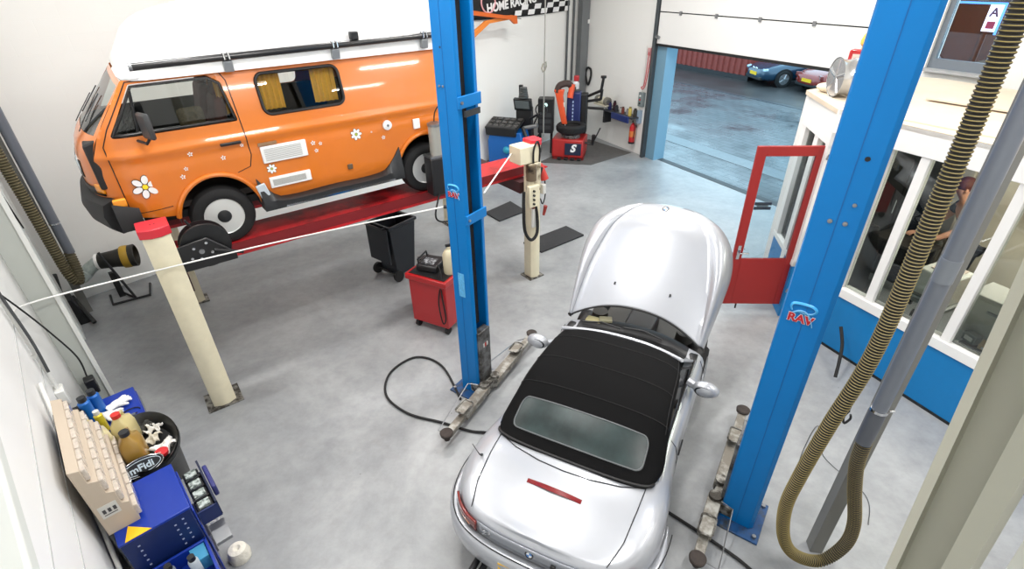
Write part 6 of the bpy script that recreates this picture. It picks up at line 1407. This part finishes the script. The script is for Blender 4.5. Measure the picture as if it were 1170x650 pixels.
o = MB().box(-.62, -.52, -.06, 0, 2.42, 2.58).build('cable_bracket', mat('brk_red', (200, 150, 150), .4)); put(o, 'garage', (0, 0, 0)); tag(o, 'pale red bracket beside the top of the door track', 'bracket')
# ================================================================ WHEELIE BIN, RED CART
t = thing('wheelie_bin', 'black open wheelie bin standing under the red runway', 'bin', 'world', (-1.86, 7.45, 0), -38); t.scale = (.93, .93, .96)
bm_ = mat('bin_black2', (36, 40, 46), .45)
def ringb(w, d, z, oy=0): return [(-w, -d+oy, z), (w, -d+oy, z), (w, d+oy, z), (-w, d+oy, z)]
MB().loft([ringb(.19, .20, .05), ringb(.25, .28, .93), ringb(.27, .31, .94), ringb(.27, .31, .99), ringb(.235, .265, .99), ringb(.17, .18, .12)], caps=True).build('bin_body', bm_, t, bevel=.012)
MB().box(-.26, .26, -.36, -.335, .35, .97).build('open_lid', bm_, t, bevel=.012)
MB().cyl((-.27, -.24, .10), (.27, -.24, .10), .016).build('axle', dark, t)
for s in (-1, 1): MB().lathe([(.001, -.025), (.095, -.025), (.10, 0), (.095, .025), (.001, .025)], (s*.27, -.24, .10), 'x', 24).build('wheel', rubber, t)
MB().tube([(-.2, -.33, .99), (-.2, -.40, .99), (.2, -.40, .99), (.2, -.33, .99)], .016, 8).build('handle', bm_, t)
t = thing('tool_trolley', 'red steel trolley with a charger and cables on top, just behind the blue lift post', 'trolley', 'world', (-1.0, 5.98, 0), -28)
rc_ = mat('trolley_red', (168, 24, 28), .35, coat=.3)
MB().box(-.29, .29, -.25, .25, .12, .78).build('trolley_body', rc_, t, bevel=.012); MB().box(-.32, .32, -.28, .28, .78, .86).build('top_tray', rc_, t, bevel=.012); MB().box(-.28, .28, -.24, .24, .855, .866).build('tray_liner', black, t)
MB().box(-.37, -.32, -.20, -.02, .72, .82).build('side_pocket', rc_, t, bevel=.01)
for sx in (-1, 1):
    for sy in (-1, 1): MB().lathe([(.001, -.02), (.055, -.02), (.055, .02), (.001, .02)], (sx*.24, sy*.2, .06), 'x', 18).build('caster', rubber, t)
c_ = thing('battery_charger', 'black battery charger with cables on the red trolley', 'charger', 'world', (-1.05, 6.03, .868), -20)
MB().box(-.17, .13, -.16, .16, 0, .09).build('charger_case', mat('chg_black', (32, 32, 34), .4), c_, bevel=.02); MB().box(-.12, .06, -.10, .06, .09, .095).build('control_panel', mat('chg_panel', (180, 184, 188), .4, dirt=(60, 60, 62), dirt_amt=.1, scale=25), c_)
MB().tube([(-.14, -.12, .08), (-.15, -.12, .15), (-.15, .12, .15), (-.14, .12, .08)], .012, 6).build('carry_handle', black, c_)
MB().tube(spline([(.13, -.1, .10), (.24, -.24, .02), (.22, -.34, -.30), (.26, -.36, -.62), (.30, -.34, -.55), (.27, -.33, -.2), (.2, -.2, .05)]), .010, 6).build('charger_lead', rubber, c_)
c_ = thing('gas_canister', 'cream gas canister behind the blue post on the red trolley', 'canister', 'world', (-.80, 5.88, .868), 0)
MB().lathe([(.001, 0), (.085, 0), (.09, .02), (.09, .26), (.06, .32), (.03, .34), (.03, .37), (.001, .37)]).build('canister_body', mat('can_cream', (206, 196, 166), .4), c_); MB().cb(0, 0, .39, .08, .03, .03, 20).build('valve', dark, c_)
c_ = MB().cb(0, 0, .03, .16, .08, .05, 30).build('grease_gun', mat('gg_dark', (60, 56, 56), .4)); put(c_, 'world', (-1.18, 6.16, .90)); tag(c_, 'dark handset lying on the battery charger', 'handset')
# ================================================================ FOREGROUND STEEL NEAR THE CAMERA
stl = mat('near_steel', (172, 172, 158), .5, var=.03, scale=2)
def leaning(name, quad, m, bevel=0):
    # quad: plan points at z=3.1; lean of (-.034,.041) per .74 m of height as measured
    k = Vector((-.034, .041, 0))/.74
    lo, hi = 0.0, 6.2
    r0 = [(p[0]+k.x*(lo-3.14), p[1]+k.y*(lo-3.14), lo) for p in quad]; r1 = [(p[0]+k.x*(hi-3.14), p[1]+k.y*(hi-3.14), hi) for p in quad]
    o = MB().loft([r0, r1]).build(name, m, bevel=bevel); return struct(o)
def pol(az, d): return (d*math.cos(rad(az)), d*math.sin(rad(az)))
leaning('trim_31', [pol(38.2, 1.0), pol(37.2, .985), pol(37.0, 1.02), pol(33.7, 1.02), pol(33.5, .93), pol(31.6, .95), pol(31.6, 1.08), pol(38.2, 1.08)], stl)
leaning('trim_32', [pol(30.3, 1.15), pol(27.0, 1.15), pol(27.0, 1.3), pol(30.3, 1.3)], mat('near_white', (214, 216, 210), .5))
# handrail of the gallery at the left
hr = thing('handrail', 'pale steel gallery handrail close to the camera at the lower left', 'handrail', 'left', (0, 0, 0))
rl = MB().beam((-.263, 1.25, 3.60), (-.150, -.2, 3.60), .036, .04).build('rail', mat('rail_pale', (206, 210, 206), .45), hr, bevel=.006)
MB().beam((-.330, 1.25, 3.56), (-.215, -.2, 3.56), .07, .03).build('rail_underside_shade', mat('rail_shade_dark', (84, 88, 82), .6), hr)  # dark strip paints the shaded underside of the rail
